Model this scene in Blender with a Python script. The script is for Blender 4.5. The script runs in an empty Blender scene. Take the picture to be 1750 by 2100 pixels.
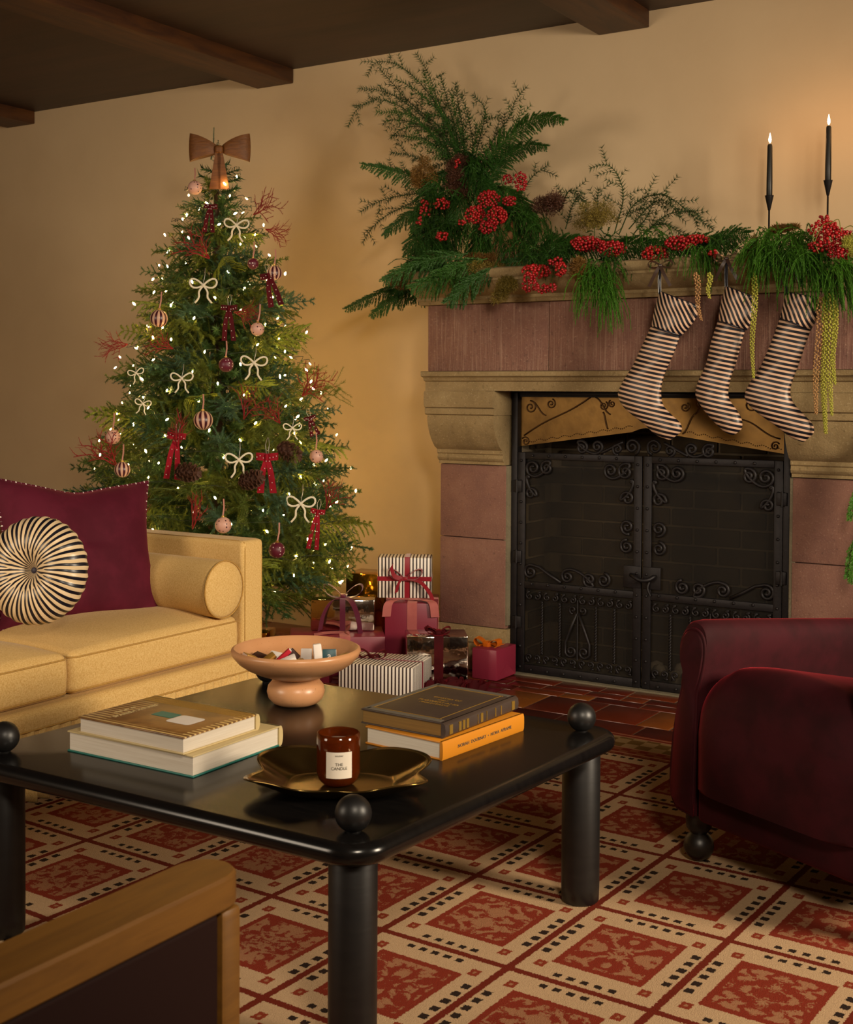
import bpy, bmesh, math, random
import numpy as np
from mathutils import Vector, Matrix
random.seed(7); rng = np.random.default_rng(7)
S = bpy.context.scene
COL = S.collection
PI = math.pi
R = math.radians

# ---------------------------------------------------------------- camera
F_PX, YAW, PITCH, ROLL, PY0 = 2631.5, .5642, -.025, .0055, 868.9
CAMP = Vector((0, 0, 1.2))
_F = Vector((-math.sin(YAW)*math.cos(PITCH), math.cos(YAW)*math.cos(PITCH), math.sin(PITCH)))
_R0 = Vector((math.cos(YAW), math.sin(YAW), 0)); _U0 = _R0.cross(_F)
_R = math.cos(ROLL)*_R0 + math.sin(ROLL)*_U0; _U = -math.sin(ROLL)*_R0 + math.cos(ROLL)*_U0
cd = bpy.data.cameras.new('camera'); cam = bpy.data.objects.new('camera', cd); COL.objects.link(cam)
cam.matrix_world = Matrix(((_R.x, _U.x, -_F.x, CAMP.x), (_R.y, _U.y, -_F.y, CAMP.y), (_R.z, _U.z, -_F.z, CAMP.z), (0, 0, 0, 1)))
cd.sensor_fit = 'HORIZONTAL'; cd.sensor_width = 36; cd.lens = 36*F_PX/1750; cd.shift_y = (PY0-1050)/1750
cd.clip_start = .05; cd.dof.use_dof = True; cd.dof.focus_distance = 4.0; cd.dof.aperture_fstop = 14
S.camera = cam

def ray(px, py):
    return (_F + _R*((px-875)/F_PX) + _U*((PY0-py)/F_PX))
def at(px, py, ax, v):            # photograph measurement -> point on a real plane of the room
    d = ray(px, py); i = 'xyz'.index(ax); t = (v-CAMP[i])/d[i]; return CAMP + d*t

# ---------------------------------------------------------------- world, exposure, lights
w = bpy.data.worlds.new('world'); S.world = w; w.use_nodes = True
w.node_tree.nodes['Background'].inputs[0].default_value = (1, .8, .6, 1)
w.node_tree.nodes['Background'].inputs[1].default_value = .05
S.view_settings.view_transform = 'Standard'; S.view_settings.look = 'None'
S.view_settings.exposure = 0; S.view_settings.gamma = 1; S.view_settings.use_curve_mapping = False
S.cycles.max_bounces = 8; S.cycles.diffuse_bounces = 4; S.cycles.glossy_bounces = 4; S.cycles.transparent_max_bounces = 8

def area(name, loc, target, sx, sy, power, color):
    l = bpy.data.lights.new(name, 'AREA'); l.shape = 'RECTANGLE'; l.size = sx; l.size_y = sy; l.energy = power; l.color = color
    o = bpy.data.objects.new(name, l); COL.objects.link(o); o.location = loc
    o.rotation_euler = (Vector(target)-Vector(loc)).to_track_quat('-Z', 'Y').to_euler(); return o
area('right_window_light', (1.9, 2.75, 1.75), (-3.2, 3.6, .5), .7, .9, 62, (1, .83, .62)).data.spread = R(100)
area('front_area_light', (.45, .35, 2.25), (-2.5, 4.5, .55), .45, .45, 20, (1, .84, .64)).data.spread = R(95)  # area light put near the camera for the fireplace; no window there
area('left_fill_light', (-3.7, -.9, 1.7), (-3.0, 4.6, .8), 1.2, 1.2, 35, (1, .82, .62)).data.spread = R(120)  # soft fill added from the left front, not a window

# ---------------------------------------------------------------- node helpers
def lin(h):
    h = h.lstrip('#'); c = [int(h[i:i+2], 16)/255 for i in (0, 2, 4)]
    return tuple((x/12.92 if x <= .04045 else ((x+.055)/1.055)**2.4) for x in c) + (1,)
class V:
    """a float socket with operators that add math nodes"""
    def __init__(s, nt, k): s.nt = nt; s.k = k
    def _m(s, op, b=None, c=None, clamp=False):
        n = s.nt.nodes.new('ShaderNodeMath'); n.operation = op; n.use_clamp = clamp
        for i, x in enumerate((s, b, c)):
            if x is None: continue
            if isinstance(x, V): s.nt.links.new(x.k, n.inputs[i])
            else: n.inputs[i].default_value = x
        return V(s.nt, n.outputs[0])
    def __add__(s, o): return s._m('ADD', o)
    __radd__ = __add__
    def __sub__(s, o): return s._m('SUBTRACT', o)
    def __mul__(s, o): return s._m('MULTIPLY', o)
    __rmul__ = __mul__
    def __rsub__(s, o): return (s*-1)+o
    def __truediv__(s, o): return s._m('DIVIDE', o)
    def __lt__(s, o): return s._m('LESS_THAN', o)
    def __gt__(s, o): return s._m('GREATER_THAN', o)
    def mn(s, o): return s._m('MINIMUM', o)
    def mx(s, o): return s._m('MAXIMUM', o)
    def frac(s): return s._m('FRACT')
    def floor(s): return s._m('FLOOR')
    def abs(s): return s._m('ABSOLUTE')
    def sin(s): return s._m('SINE')
    def clamp(s): return s._m('ADD', 0.0, clamp=True)
def step(x, a, b):               # smooth 0..1
    n = x.nt.nodes.new('ShaderNodeMapRange'); n.interpolation_type = 'SMOOTHSTEP'
    x.nt.links.new(x.k, n.inputs[0]); n.inputs[1].default_value = a; n.inputs[2].default_value = b
    return V(x.nt, n.outputs[0])
class M:
    """material builder around one Principled node"""
    def __init__(s, name, base='#808080', rough=.6, **kw):
        s.m = bpy.data.materials.new(name); s.m.use_nodes = True; s.nt = s.m.node_tree
        s.p = s.nt.nodes['Principled BSDF']; s.out = s.nt.nodes['Material Output']
        s.tc = s.nt.nodes.new('ShaderNodeTexCoord')
        if isinstance(base, str): base = lin(base)
        s.p.inputs['Base Color'].default_value = base; s.p.inputs['Roughness'].default_value = rough
        for k, v in kw.items(): s.p.inputs[k.replace('_', ' ')].default_value = v
    def xyz(s, kind='Object'):
        n = s.nt.nodes.new('ShaderNodeSeparateXYZ'); s.nt.links.new(s.tc.outputs[kind], n.inputs[0]); return [V(s.nt, n.outputs[i]) for i in range(3)]
    def vec(s, x, y, z=None):
        n = s.nt.nodes.new('ShaderNodeCombineXYZ')
        for i, q in enumerate((x, y, z)):
            if isinstance(q, V): s.nt.links.new(q.k, n.inputs[i])
            elif q is not None: n.inputs[i].default_value = q
        return n.outputs[0]
    def noise(s, scale, detail=3, rough=.5, vec=None, stretch=None, dist=0, kind='Object'):
        v = vec if vec is not None else s.tc.outputs[kind]
        if stretch:
            mp = s.nt.nodes.new('ShaderNodeMapping'); mp.inputs['Scale'].default_value = stretch; s.nt.links.new(v, mp.inputs[0]); v = mp.outputs[0]
        n = s.nt.nodes.new('ShaderNodeTexNoise'); n.inputs['Scale'].default_value = scale; n.inputs['Detail'].default_value = detail
        n.inputs['Roughness'].default_value = rough; n.inputs['Distortion'].default_value = dist
        s.nt.links.new(v, n.inputs['Vector']); return V(s.nt, n.outputs[0])
    def vor(s, scale, vec=None, feature='F1', kind='Object', rnd=1):
        n = s.nt.nodes.new('ShaderNodeTexVoronoi'); n.feature = feature; n.inputs['Scale'].default_value = scale; n.inputs['Randomness'].default_value = rnd
        s.nt.links.new(vec if vec is not None else s.tc.outputs[kind], n.inputs['Vector']); return V(s.nt, n.outputs[0])
    def rand(s):
        n = s.nt.nodes.new('ShaderNodeObjectInfo'); return V(s.nt, n.outputs['Random'])
    def ramp(s, fac, stops):
        n = s.nt.nodes.new('ShaderNodeValToRGB'); s.nt.links.new(fac.k, n.inputs[0]); cr = n.color_ramp
        while len(cr.elements) < len(stops): cr.elements.new(.5)
        for e, (p, c) in zip(cr.elements, stops): e.position = p; e.color = lin(c) if isinstance(c, str) else c
        return n.outputs[0]
    def mix(s, fac, a, b):
        n = s.nt.nodes.new('ShaderNodeMix'); n.data_type = 'RGBA'
        if isinstance(fac, V): s.nt.links.new(fac.k, n.inputs[0])
        else: n.inputs[0].default_value = fac
        for i, c in ((6, a), (7, b)):
            if isinstance(c, str): n.inputs[i].default_value = lin(c)
            elif isinstance(c, tuple): n.inputs[i].default_value = c
            else: s.nt.links.new(c, n.inputs[i])
        return n.outputs[2]
    def col(s, sock): s.nt.links.new(sock, s.p.inputs['Base Color']); return s
    def bump(s, h, strength=.3, dist=.01):
        n = s.nt.nodes.new('ShaderNodeBump'); n.inputs['Strength'].default_value = strength; n.inputs['Distance'].default_value = dist
        s.nt.links.new(h.k, n.inputs['Height']); s.nt.links.new(n.outputs[0], s.p.inputs['Normal']); return s
    def rgh(s, v): s.nt.links.new(v.k, s.p.inputs['Roughness']); return s

# ---------------------------------------------------------------- materials
MT = {}
m = M('wall_plaster', '#c9b08c', .85); n = m.noise(3, 4); m.col(m.mix(n, '#c1a884', '#cfb792')).bump(m.noise(40, 4), .06, .01); MT['wall'] = m.m
def wood(name, a, b, rough, stretch=(1, 12, 12), sc=3, bmp=.1):
    m = M(name, a, rough); n = m.noise(sc, 6, .6, stretch=stretch, dist=.6); m.col(m.ramp(n, [(.3, a), (.7, b)])).bump(n, bmp, .004); MT[name] = m.m; return m
wood('beam_wood', '#2a1208', '#54300f', .55, (12, 1.5, 12), 2, .25)
wood('ceiling_wood', '#22150f', '#3a241a', .5, (1.2, 8, 8), 1.2, .15)
wood('black_wood', '#100f0f', '#181615', .42, (2, 2, 10), 5, .05)
wood('table_top_wood', '#0c0b0b', '#131110', .21, (2, 14, 2), 5, .015)
wood('oak', '#6c4618', '#83581f', .45, (14, 1.5, 14), 4, .08)
wood('dark_leg_wood', '#16120f', '#241c16', .4, (3, 3, 10), 5, .05)
MT['table_top_wood'].node_tree.nodes['Principled BSDF'].inputs['Specular IOR Level'].default_value = .38
def stone(name, cs, rough=.9, lines=None, spk=0):
    m = M(name, cs[0], rough); n = m.noise(5, 6, .65); c = m.ramp(n, [(.3, cs[0]), (.55, cs[1]), (.75, cs[2])])
    f = m.noise(140, 3, .7); c = m.mix(step(f, .56, .72)*.5, c, cs[3]); c = m.mix(step(m.noise(60, 2), .6, .75)*.45, c, cs[4])
    h = f*.6+n
    if lines:
        l = m.noise(160, 2, .5, stretch=lines); h = h+l*.8; c = m.mix(step(l, .5, .7)*.35, c, cs[3])
    m.col(c).bump(h, .5, .006); MT[name] = m.m
stone('red_stone', ['#67463d', '#785446', '#836151', '#a68874', '#49302a'], lines=(1, 1, .03))
stone('red_stone_course', ['#67463d', '#785446', '#836151', '#a68874', '#49302a'])
stone('tan_stone', ['#75613f', '#8a7550', '#9c8861', '#b8a680', '#564628'])
stone('grey_stone', ['#5d5543', '#6e6550', '#7a7058', '#8d846c', '#3d3728'])
m = M('wrought_iron', '#1b191a', .5, Metallic=.55); m.col(m.mix(m.noise(30, 3), '#161415', '#272325')).bump(m.noise(90, 3), .25, .002); MT['iron'] = m.m
m = M('hood_brass', '#5a4520', .42, Metallic=.75); n = m.noise(7, 5); m.col(m.ramp(n, [(.3, '#5c421c'), (.55, '#78592a'), (.8, '#402c12')])).bump(m.noise(25, 3), .2, .003); MT['hood'] = m.m
m = M('hood_relief', '#4a3014', .45, Metallic=.7); MT['hood_relief'] = m.m
m = M('soot_brick', '#2a211a', .95); n = m.noise(14, 4); m.col(m.mix(n, '#241d16', '#54452f')).bump(m.noise(50, 3), .5, .004); MT['brick'] = m.m
m = M('soot_mortar', '#241d17', .95); m.col(m.mix(m.noise(9), '#544836', '#83755f')); MT['mortar'] = m.m
m = M('ash', '#8d857a', 1); m.col(m.mix(m.noise(30), '#5d564c', '#a39a8d')); MT['ash'] = m.m
# mesh screen: woven wire seen as dark gauze
m = M('fire_screen_gauze', '#0f0d0b', .6)
t = m.nt.nodes.new('ShaderNodeBsdfTransparent'); t.inputs[0].default_value = (.9, .87, .82, 1); mx = m.nt.nodes.new('ShaderNodeMixShader'); mx.inputs[0].default_value = .30
m.nt.links.new(t.outputs[0], mx.inputs[1]); m.nt.links.new(m.p.outputs[0], mx.inputs[2]); m.nt.links.new(mx.outputs[0], m.out.inputs[0]); MT['gauze'] = m.m
# tiles
m = M('terracotta_tile', '#5a1f10', .26); r_ = m.rand(); n = m.noise(9, 4)
c = m.ramp(r_, [(0, '#4a170d'), (.45, '#5f200f'), (.72, '#6d2a12'), (.86, '#86491b'), (1, '#94571f')]); m.col(m.mix(n*.6, c, '#3c140b')).bump(m.noise(25, 3), .12, .004); MT['tile'] = m.m
m = M('tile_grout', '#5a4030', .9); m.col(m.mix(m.noise(40), '#4a3324', '#8a7258')); MT['grout'] = m.m
# fabrics
def cloth(name, a, b, rough=.9, sheen=.2, weave=900, tint='#ffffff', bmp=.15, st=.3):
    m = M(name, a, rough); m.p.inputs['Sheen Weight'].default_value = sheen; m.p.inputs['Sheen Tint'].default_value = lin(tint); m.p.inputs['Sheen Roughness'].default_value = st
    n = m.noise(weave, 2, .6, stretch=(1, .35, 1)); n2 = m.noise(weave, 2, .6, stretch=(1, 1, .3)); k = (n+n2)*.5
    m.col(m.mix(step(k, .35, .65), a, b)).bump(k, bmp, .002); MT[name] = m.m; return m
cloth('mustard_linen', '#c49c58', '#dcba7a', .95, .1, 420)
cloth('mustard_trim', '#a37b38', '#b8904a', .95, .1, 420)
def velvet(name, a, b, tint, sheen=1.0, r=.75, sr=.35):
    m = M(name, a, r); m.p.inputs['Sheen Weight'].default_value = sheen; m.p.inputs['Sheen Tint'].default_value = lin(tint); m.p.inputs['Sheen Roughness'].default_value = sr
    m.p.inputs['Specular IOR Level'].default_value = .15
    n = m.noise(7, 4, .6); m.col(m.mix(step(n, .35, .65), a, b)).bump(m.noise(350, 2), .08, .002); MT[name] = m.m; return m
velvet('chair_velvet', '#26070b', '#340a11', '#b8303a', .6, sr=.3)
velvet('pillow_velvet', '#4a1020', '#571628', '#c86068', .3)
velvet('dark_red_velvet', '#3c040a', '#500810', '#c03040', .6)
velvet('bright_red_velvet', '#7a0a18', '#8c1020', '#e05060', .6)
velvet('orange_velvet', '#b05008', '#c8640c', '#ffb050', .5)
velvet('pink_velvet', '#a85a58', '#b86a64', '#f0b0a8', .5)
MT['gold_satin'] = M('plum_satin', '#5e1c34', .3).m
MT['plum_satin'] = M('plum_satin_ribbon', '#5a1a32', .28, Sheen_Weight=.3).m
MT['red_satin'] = M('red_satin_ribbon', '#8c0f22', .3, Sheen_Weight=.3).m
MT['brown_satin'] = M('brown_satin_ribbon', '#3a2a22', .28).m
MT['burgundy_paper'] = M('burgundy_paper', '#86263c', .38).m
m = M('silver_foil', '#cfc2b4', .09, Metallic=1); m.bump(m.noise(12, 3), .25, .01); MT['silver'] = m.m
m = M('gold_foil', '#b8862c', .12, Metallic=1); m.bump(m.noise(14, 3), .25, .01); MT['gold'] = m.m
def striped(name, a, b, freq, axis=0, duty=.5, rough=.5, tilt=(0, 0), **kw):
    m = M(name, a, rough, **kw); c = m.xyz()
    x = c[axis]*freq
    for k, ax in zip(tilt, [i for i in range(3) if i != axis]): 
        if k: x = x + c[ax]*(freq*k)
    f = (x+m.noise(3)*.25).frac(); m.col(m.mix(step((f-.5).abs(), .5*duty-.04, .5*duty+.04), a, b)); MT[name] = m.m
    return m
m = M('striped_paper', '#e6dcd0', .45); x, y, z = m.xyz(); nx = m.xyz('Normal')[0].abs() > .6
k = (x+(y-x)*nx)*66; m.col(m.mix(step((k.frac()-.5).abs(), .19, .23), '#2c1614', '#ece4da')); MT['striped_paper'] = m.m
striped('stocking_stripe', '#0b0c18', '#c9a488', 58, 2, .56, .42, tilt=(.22, 0))
striped('stocking_cuff_stripe', '#0b0c18', '#cda98d', 60, 0, .56, .42, tilt=(0, .42))
MT['stocking_edge'] = M('stocking_edge', '#11111d', .35).m
m = M('round_pillow_stripe', '#dcc29a', .34); x, y, z = m.xyz()
n = x.nt.nodes.new('ShaderNodeMath'); n.operation = 'ARCTAN2'; m.nt.links.new(y.k, n.inputs[0]); m.nt.links.new(x.k, n.inputs[1]); th = V(m.nt, n.outputs[0])
rr = ((x*x+y*y)._m('SQRT'))
wv = m.noise(6)*4+rr*12; kk = step(rr, .045, .085); f = ((th*23+wv*.5).sin()*(1-kk)*.8+(th*46+wv).sin()*kk)*.5+.5; m.col(m.mix(step(f, .40, .50), '#14121c', '#dcc29a')); MT['round_stripe'] = m.m
MT['button'] = M('dark_button', '#231a2c', .5).m
MT['bead'] = M('white_bead', '#d8ccc4', .3).m
# table things
m = M('speckled_clay', '#b9855c', .34); s1 = step(m.vor(130), .0, .16); s2 = m.noise(8); m.col(m.mix(1-s1, m.mix(s2, '#b07c52', '#c6946a'), '#6a4428')); MT['clay'] = m.m
m = M('tray_metal', '#8a7040', .17, Metallic=.95); m.col(m.mix(m.noise(9, 4), '#6a5430', '#9a8048')).bump(m.noise(30, 3), .06, .003); MT['tray'] = m.m
m = M('amber_glass', '#7a2a06', .08); m.p.inputs['Transmission Weight'].default_value = .8; m.p.inputs['Base Color'].default_value = lin('#8a3c10'); m.p.inputs['IOR'].default_value = 1.45; MT['amber'] = m.m
MT['wax'] = M('candle_wax', '#d8cdb8', .6, Subsurface_Weight=.2).m
MT['jar_label'] = M('paper_label', '#d9cfc0', .7).m
MT['label_ink'] = M('label_ink', '#4a443c', .7).m
MT['pages'] = M('book_pages', '#c9bfb0', .85).m
_p = M('book_pages_lined', '#c9bfb0', .85); n = _p.noise(300, 2, stretch=(.02, .02, 1)); _p.col(_p.mix(n, '#b9ac9a', '#d6cec0')).bump(n, .2, .001); MT['pages'] = _p.m
_p = M('old_pages', '#7a5a24', .7); n = _p.noise(300, 2, stretch=(.02, .02, 1)); _p.col(_p.mix(n, '#5e4218', '#8c6a2c')); MT['old_pages'] = _p.m
MT['cream_cover'] = M('cream_cover', '#bda878', .5).m
MT['teal_cover'] = M('teal_cover', '#1f6a60', .45).m
m = M('picture_cover', '#6a4422', .35); c = m.ramp(m.noise(9, 4, .6), [(.3, '#3a1c12'), (.5, '#6e4a24'), (.62, '#8a6232'), (.8, '#4a2a1a')]); x, y, z = m.xyz()
ln = ((y*70).frac()-.5).abs() < .2; edge = (x < .022)+(x > .245)+(y.abs() < .020); m.col(m.mix((ln*edge.clamp())*.85, c, '#d0b070')); MT['picture_cover'] = m.m
MT['ochre_cover'] = M('ochre_cover', '#c07a1c', .4).m
_p = M('old_leather', '#2c211c', .5); _p.col(_p.mix(_p.noise(12, 4), '#2c211e', '#46382f')).bump(_p.noise(60), .2, .002); MT['old_leather'] = _p.m
MT['grey_leather'] = M('worn_grey_leather', '#5c564c', .6).m
_p = M('gilt', '#a88438', .4, Metallic=.6); MT['gilt'] = _p.m
MT['white_card'] = M('white_card', '#d9d0c8', .5).m
MT['red_card'] = M('red_card', '#a81428', .45).m
MT['teal_card'] = M('teal_card', '#0f4048', .45).m
MT['brown_card'] = M('brown_card', '#3a1c14', .5).m
MT['gold_card'] = M('gold_card', '#9c7430', .4, Metallic=.3).m
# foliage
def leaf(name, a, b, rough=.55):
    m = M(name, a, rough); r_ = m.rand(); n = m.noise(7, 3); m.col(m.mix((r_*.6+n*.6).clamp(), a, b)); m.p.inputs['Specular IOR Level'].default_value = .3
    MT[name] = m.m; return m
leaf('fir_green', '#23401f', '#3f5a2a'); leaf('fir_blue', '#2c4a38', '#48684e'); leaf('cedar_yellow', '#5a681c', '#86902c'); leaf('fir_olive', '#42561e', '#646e26')
leaf('garland_green', '#1a3c10', '#345c1a'); leaf('tuft_green', '#2a5310', '#48781e'); leaf('ming_green', '#263a1c', '#3e5028'); leaf('plume_brown', '#5c3a1c', '#7c5a26'); leaf('plume_olive', '#6a5a20', '#7c6a2c'); leaf('plume_dark', '#46281c', '#5c3a28')
leaf('coral_red', '#6e0f16', '#8c1c1c'); leaf('amaranth_green', '#8c8c30', '#a8a444'); leaf('amaranth_pink', '#9c6a4c', '#a88a50')
MT['bark'] = M('bark', '#3a2414', .85).m
m = M('red_berry', '#a81018', .36); m.col(m.mix(m.rand(), '#8c0a14', '#a01214')); MT['berry'] = m.m
MT['olive_stem'] = M('olive_stem', '#6a6a20', .6).m
m = M('pinecone_brown', '#4a2a18', .7); MT['pinecone'] = m.m
m = M('fairy_bulb', '#fff0c0', .4); m.p.inputs['Emission Color'].default_value = (1, .60, .19, 1); m.p.inputs['Emission Strength'].default_value = 180; MT['bulb'] = m.m
MT['wire'] = M('green_wire', '#16241a', .6).m
m = M('straw', '#6a3c0c', .6); n = m.noise(120, 2, stretch=(.15, 1, 1)); m.col(m.mix(n, '#4c2806', '#7c4a14')).bump(n, .5, .003); MT['straw'] = m.m
MT['white_chenille'] = M('white_chenille', '#d6ccb4', .9, Sheen_Weight=.5).m
MT['silver_cord'] = M('silver_cord', '#b8b4b0', .4, Metallic=.4).m
MT['pink_cord'] = M('pink_cord', '#b07868', .5).m
def dotted(name, base, dot, sc, th, rough=.45):
    m = M(name, base, rough); d = m.vor(sc, rnd=.35); m.col(m.mix(d < th, base, dot)); MT[name] = m.m
dotted('pink_dots', '#c89a88', '#3c1420', 75, .26); dotted('burgundy_dots', '#5a1628', '#e0d0c8', 75, .2)
m = M('ball_stripe', '#c8a088', .35); x, y, z = m.xyz(); n = m.nt.nodes.new('ShaderNodeMath'); n.operation = 'ARCTAN2'; m.nt.links.new(y.k, n.inputs[0]); m.nt.links.new(x.k, n.inputs[1])
m.col(m.mix(((V(m.nt, n.outputs[0])*(10/(2*PI))).frac()) < .5, '#c8a088', '#40121e')); MT['ball_stripe'] = m.m
MT['taper_black'] = M('black_wax', '#16140f', .45).m
m = M('flame', '#ffffff', .5); m.p.inputs['Emission Color'].default_value = (1, .72, .38, 1); m.p.inputs['Emission Strength'].default_value = 9; MT['flame'] = m.m
MT['brown_leather'] = M('dark_brown_leather', '#220b06', .75, Specular_IOR_Level=.2).m
MT['black_lining'] = M('black_lining', '#0c0a0b', .8).m

# rug: printed pile pattern
CU, CV = .3241, .391
m = M('rug_pile', '#a03a24', .95); x, y, z = m.xyz()
wob = m.noise(260, 2)
gx = x/CU+(wob-.5)*.03; gy = y/CV+(m.noise(240, 2)-.5)*.03
u = gx.frac(); v = gy.frac(); au = (u-.5).abs(); av = (v-.5).abs()     # 0 centre .. .5 line
line = ((au > .473)+(av > .477)).clamp()
inner = (au < .315)*(av < .3); inner_edge = ((au > .285)+(av > .272)).clamp()*inner
cu = (au-.365).abs(); cv = (av-.348).abs()
corner = (cu.mx(cv) < .036); cdot = (cu.mx(cv) < .011)
kx = ((u-.5)/.095+.5); fx = (kx.frac()-.5).abs(); ky = ((v-.5)/.095+.5); fy = (ky.frac()-.5).abs()
dash1 = (fx < .27)*(au < .235)*((av-.425).abs() < .020)
dash2 = (fy < .27)*(av < .235)*((au-.425).abs() < .028)
dash = (dash1+dash2).clamp()
kv = m.vec((u-.5).abs()*CU*1.0, (v-.5).abs()*CV, (gx.floor()+gy.floor())*.03)
nz = m.noise(34, 2.5, .55, vec=kv, dist=.6); blot = step(nz+(wob-.5)*.25, .48, .53)*inner*((au > .27)+(av > .255))._m('LESS_THAN', .5)
RED, REDD, BEI, ORG, BLK = '#802c1c', '#692013', '#c0a17c', '#a07050', '#141b18'
c = m.mix(inner, BEI, RED); c = m.mix(blot, c, ORG); c = m.mix(inner_edge*.6, c, RED)
c = m.mix(corner, c, '#84321e'); c = m.mix(cdot, c, ORG); c = m.mix(line, c, REDD); c = m.mix(dash, c, BLK)
# border bands beyond the last grid line
b = y-3*CV
ck1 = (((x*20).floor()+(y*20).floor())*.5).frac() > .25; ck2 = (((x*32).floor()+(y*32).floor())*.5).frac() > .25
band = m.mix(ck2, '#7a2a18', '#8a5030'); band2 = m.mix(ck1, '#a5885c', '#74592c')
bc = m.mix((b > .075)*(b < .2), band, band2); bc = m.mix((b > .2), bc, '#7c2616')
bl = (((b-.02).abs() < .004)+((b-.078).abs() < .004)+((b-.2).abs() < .004)+((b-.225).abs() < .004)).clamp(); bc = m.mix(bl, bc, '#b08060')
c = m.mix(b > 0, c, bc)
c = m.mix((wob*.35), c, '#5c2c1a')
m.col(c).bump(m.noise(420, 2), .5, .004); m.p.inputs['Specular IOR Level'].default_value = .1; MT['rug'] = m.m

# ---------------------------------------------------------------- object helpers
def tag(o, label=None, cat=None, group=None, kind=None):
    if label: o['label'] = label
    if cat: o['category'] = cat
    if group: o['group'] = group
    if kind: o['kind'] = kind
    return o
def empty(name, loc=(0, 0, 0), rz=0, label=None, cat=None, group=None, rot=None):
    o = bpy.data.objects.new(name, None); COL.objects.link(o); o.location = loc; o.rotation_euler = rot or (0, 0, rz); o.empty_display_size = .05
    return tag(o, label, cat, group)
def smooth(me, ang=40):
    me.polygons.foreach_set('use_smooth', [True]*len(me.polygons))
    if ang and ang < 180:
        bm = bmesh.new(); bm.from_mesh(me); a = R(ang)
        for e in bm.edges:
            if len(e.link_faces) == 2 and e.calc_face_angle(0) > a: e.smooth = False
        bm.to_mesh(me); bm.free()
class G:
    """collects geometry, links it as one mesh object"""
    def __init__(s): s.v = []; s.f = []; s.n = 0
    def add(s, vs, fs):
        vs = [tuple(q) for q in vs]; s.v += vs; s.f += [tuple(i+s.n for i in f) for f in fs]; s.n += len(vs); return s
    def arr(s, V_, F_):
        return s.add(V_.tolist(), F_.tolist())
    def mesh(s, name, sm=40, mats=()):
        me = bpy.data.meshes.new(name); me.from_pydata(s.v, [], s.f); me.update()
        for q in mats: me.materials.append(q)
        if sm: smooth(me, sm)
        return me
    def obj(s, name, mat, parent=None, sm=40, loc=None, rot=None, **kw):
        me = s.mesh(name, sm, [MT[mat] if isinstance(mat, str) else mat]); o = bpy.data.objects.new(name, me); COL.objects.link(o)
        if parent: o.parent = parent
        if loc is not None: o.location = loc
        if rot is not None: o.rotation_euler = rot
        return tag(o, **kw)
    def box(s, x0, x1, y0, y1, z0, z1):
        return s.add([(x0, y0, z0), (x1, y0, z0), (x1, y1, z0), (x0, y1, z0), (x0, y0, z1), (x1, y0, z1), (x1, y1, z1), (x0, y1, z1)],
                     [(0, 3, 2, 1), (4, 5, 6, 7), (0, 1, 5, 4), (1, 2, 6, 5), (2, 3, 7, 6), (3, 0, 4, 7)])
    def bbox(s, x0, x1, y0, y1, z0, z1, b=.004):     # chamfered box
        return s.rbox((x0+x1)/2, (y0+y1)/2, (z0+z1)/2, (x1-x0)/2, (y1-y0)/2, (z1-z0)/2, (b, b, b), 1, 1)
    def rbox(s, cx, cy, cz, hx, hy, hz, r, k=4, m_=2, fn=None):
        h = (hx, hy, hz); r = [min(r[i], h[i]*.999) for i in range(3)]
        def axis(i):
            L = [(-(h[i]-r[i]), math.tan(-(PI/4)*(1-j/k))) for j in range(k)]
            L += [(-(h[i]-r[i])+2*(h[i]-r[i])*j/m_, 0) for j in range(m_+1)]
            L += [((h[i]-r[i]), math.tan((PI/4)*(j+1)/k)) for j in range(k)]
            return L
        A = [axis(i) for i in range(3)]; key = {}; V_ = []; F_ = []
        def vid(p):
            q = tuple(round(t, 6) for t in p)
            if q not in key: key[q] = len(V_); V_.append(p)
            return key[q]
        for ax in range(3):
            a, b = (ax+1) % 3, (ax+2) % 3
            for sg in (-1, 1):
                grid = []
                for (pi, ci) in A[a]:
                    row = []
                    for (pj, cj) in A[b]:
                        d = [0, 0, 0]; d[a] = ci; d[b] = cj; d[ax] = sg; L = math.sqrt(sum(t*t for t in d))
                        p = [0, 0, 0]; p[a] = pi; p[b] = pj; p[ax] = sg*(h[ax]-r[ax])
                        row.append(vid(tuple(p[t]+r[t]*d[t]/L for t in range(3))))
                    grid.append(row)
                for i in range(len(grid)-1):
                    for j in range(len(grid[0])-1):
                        q = [grid[i][j], grid[i+1][j], grid[i+1][j+1], grid[i][j+1]]
                        if sg < 0: q.reverse()
                        q2 = []
                        for t in q:
                            if t not in q2: q2.append(t)
                        if len(q2) > 2: F_.append(tuple(q2))
        if fn: V_ = [fn(*p) for p in V_]
        return s.add([(p[0]+cx, p[1]+cy, p[2]+cz) for p in V_], F_)
    def lathe(s, prof, n=32, c=(0, 0, 0), sx=1, sy=1, cap=True):
        V_ = []; F_ = []; m_ = len(prof)
        for i in range(n):
            a = 2*PI*i/n
            for (r_, z) in prof: V_.append((c[0]+math.cos(a)*r_*sx, c[1]+math.sin(a)*r_*sy, c[2]+z))
        for i in range(n):
            j = (i+1) % n
            for k in range(m_-1): F_.append((i*m_+k, j*m_+k, j*m_+k+1, i*m_+k+1))
        if cap:
            if prof[0][0] > 1e-5: F_.append(tuple(i*m_ for i in reversed(range(n))))
            if prof[-1][0] > 1e-5: F_.append(tuple(i*m_+m_-1 for i in range(n)))
        return s.add(V_, F_)
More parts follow.
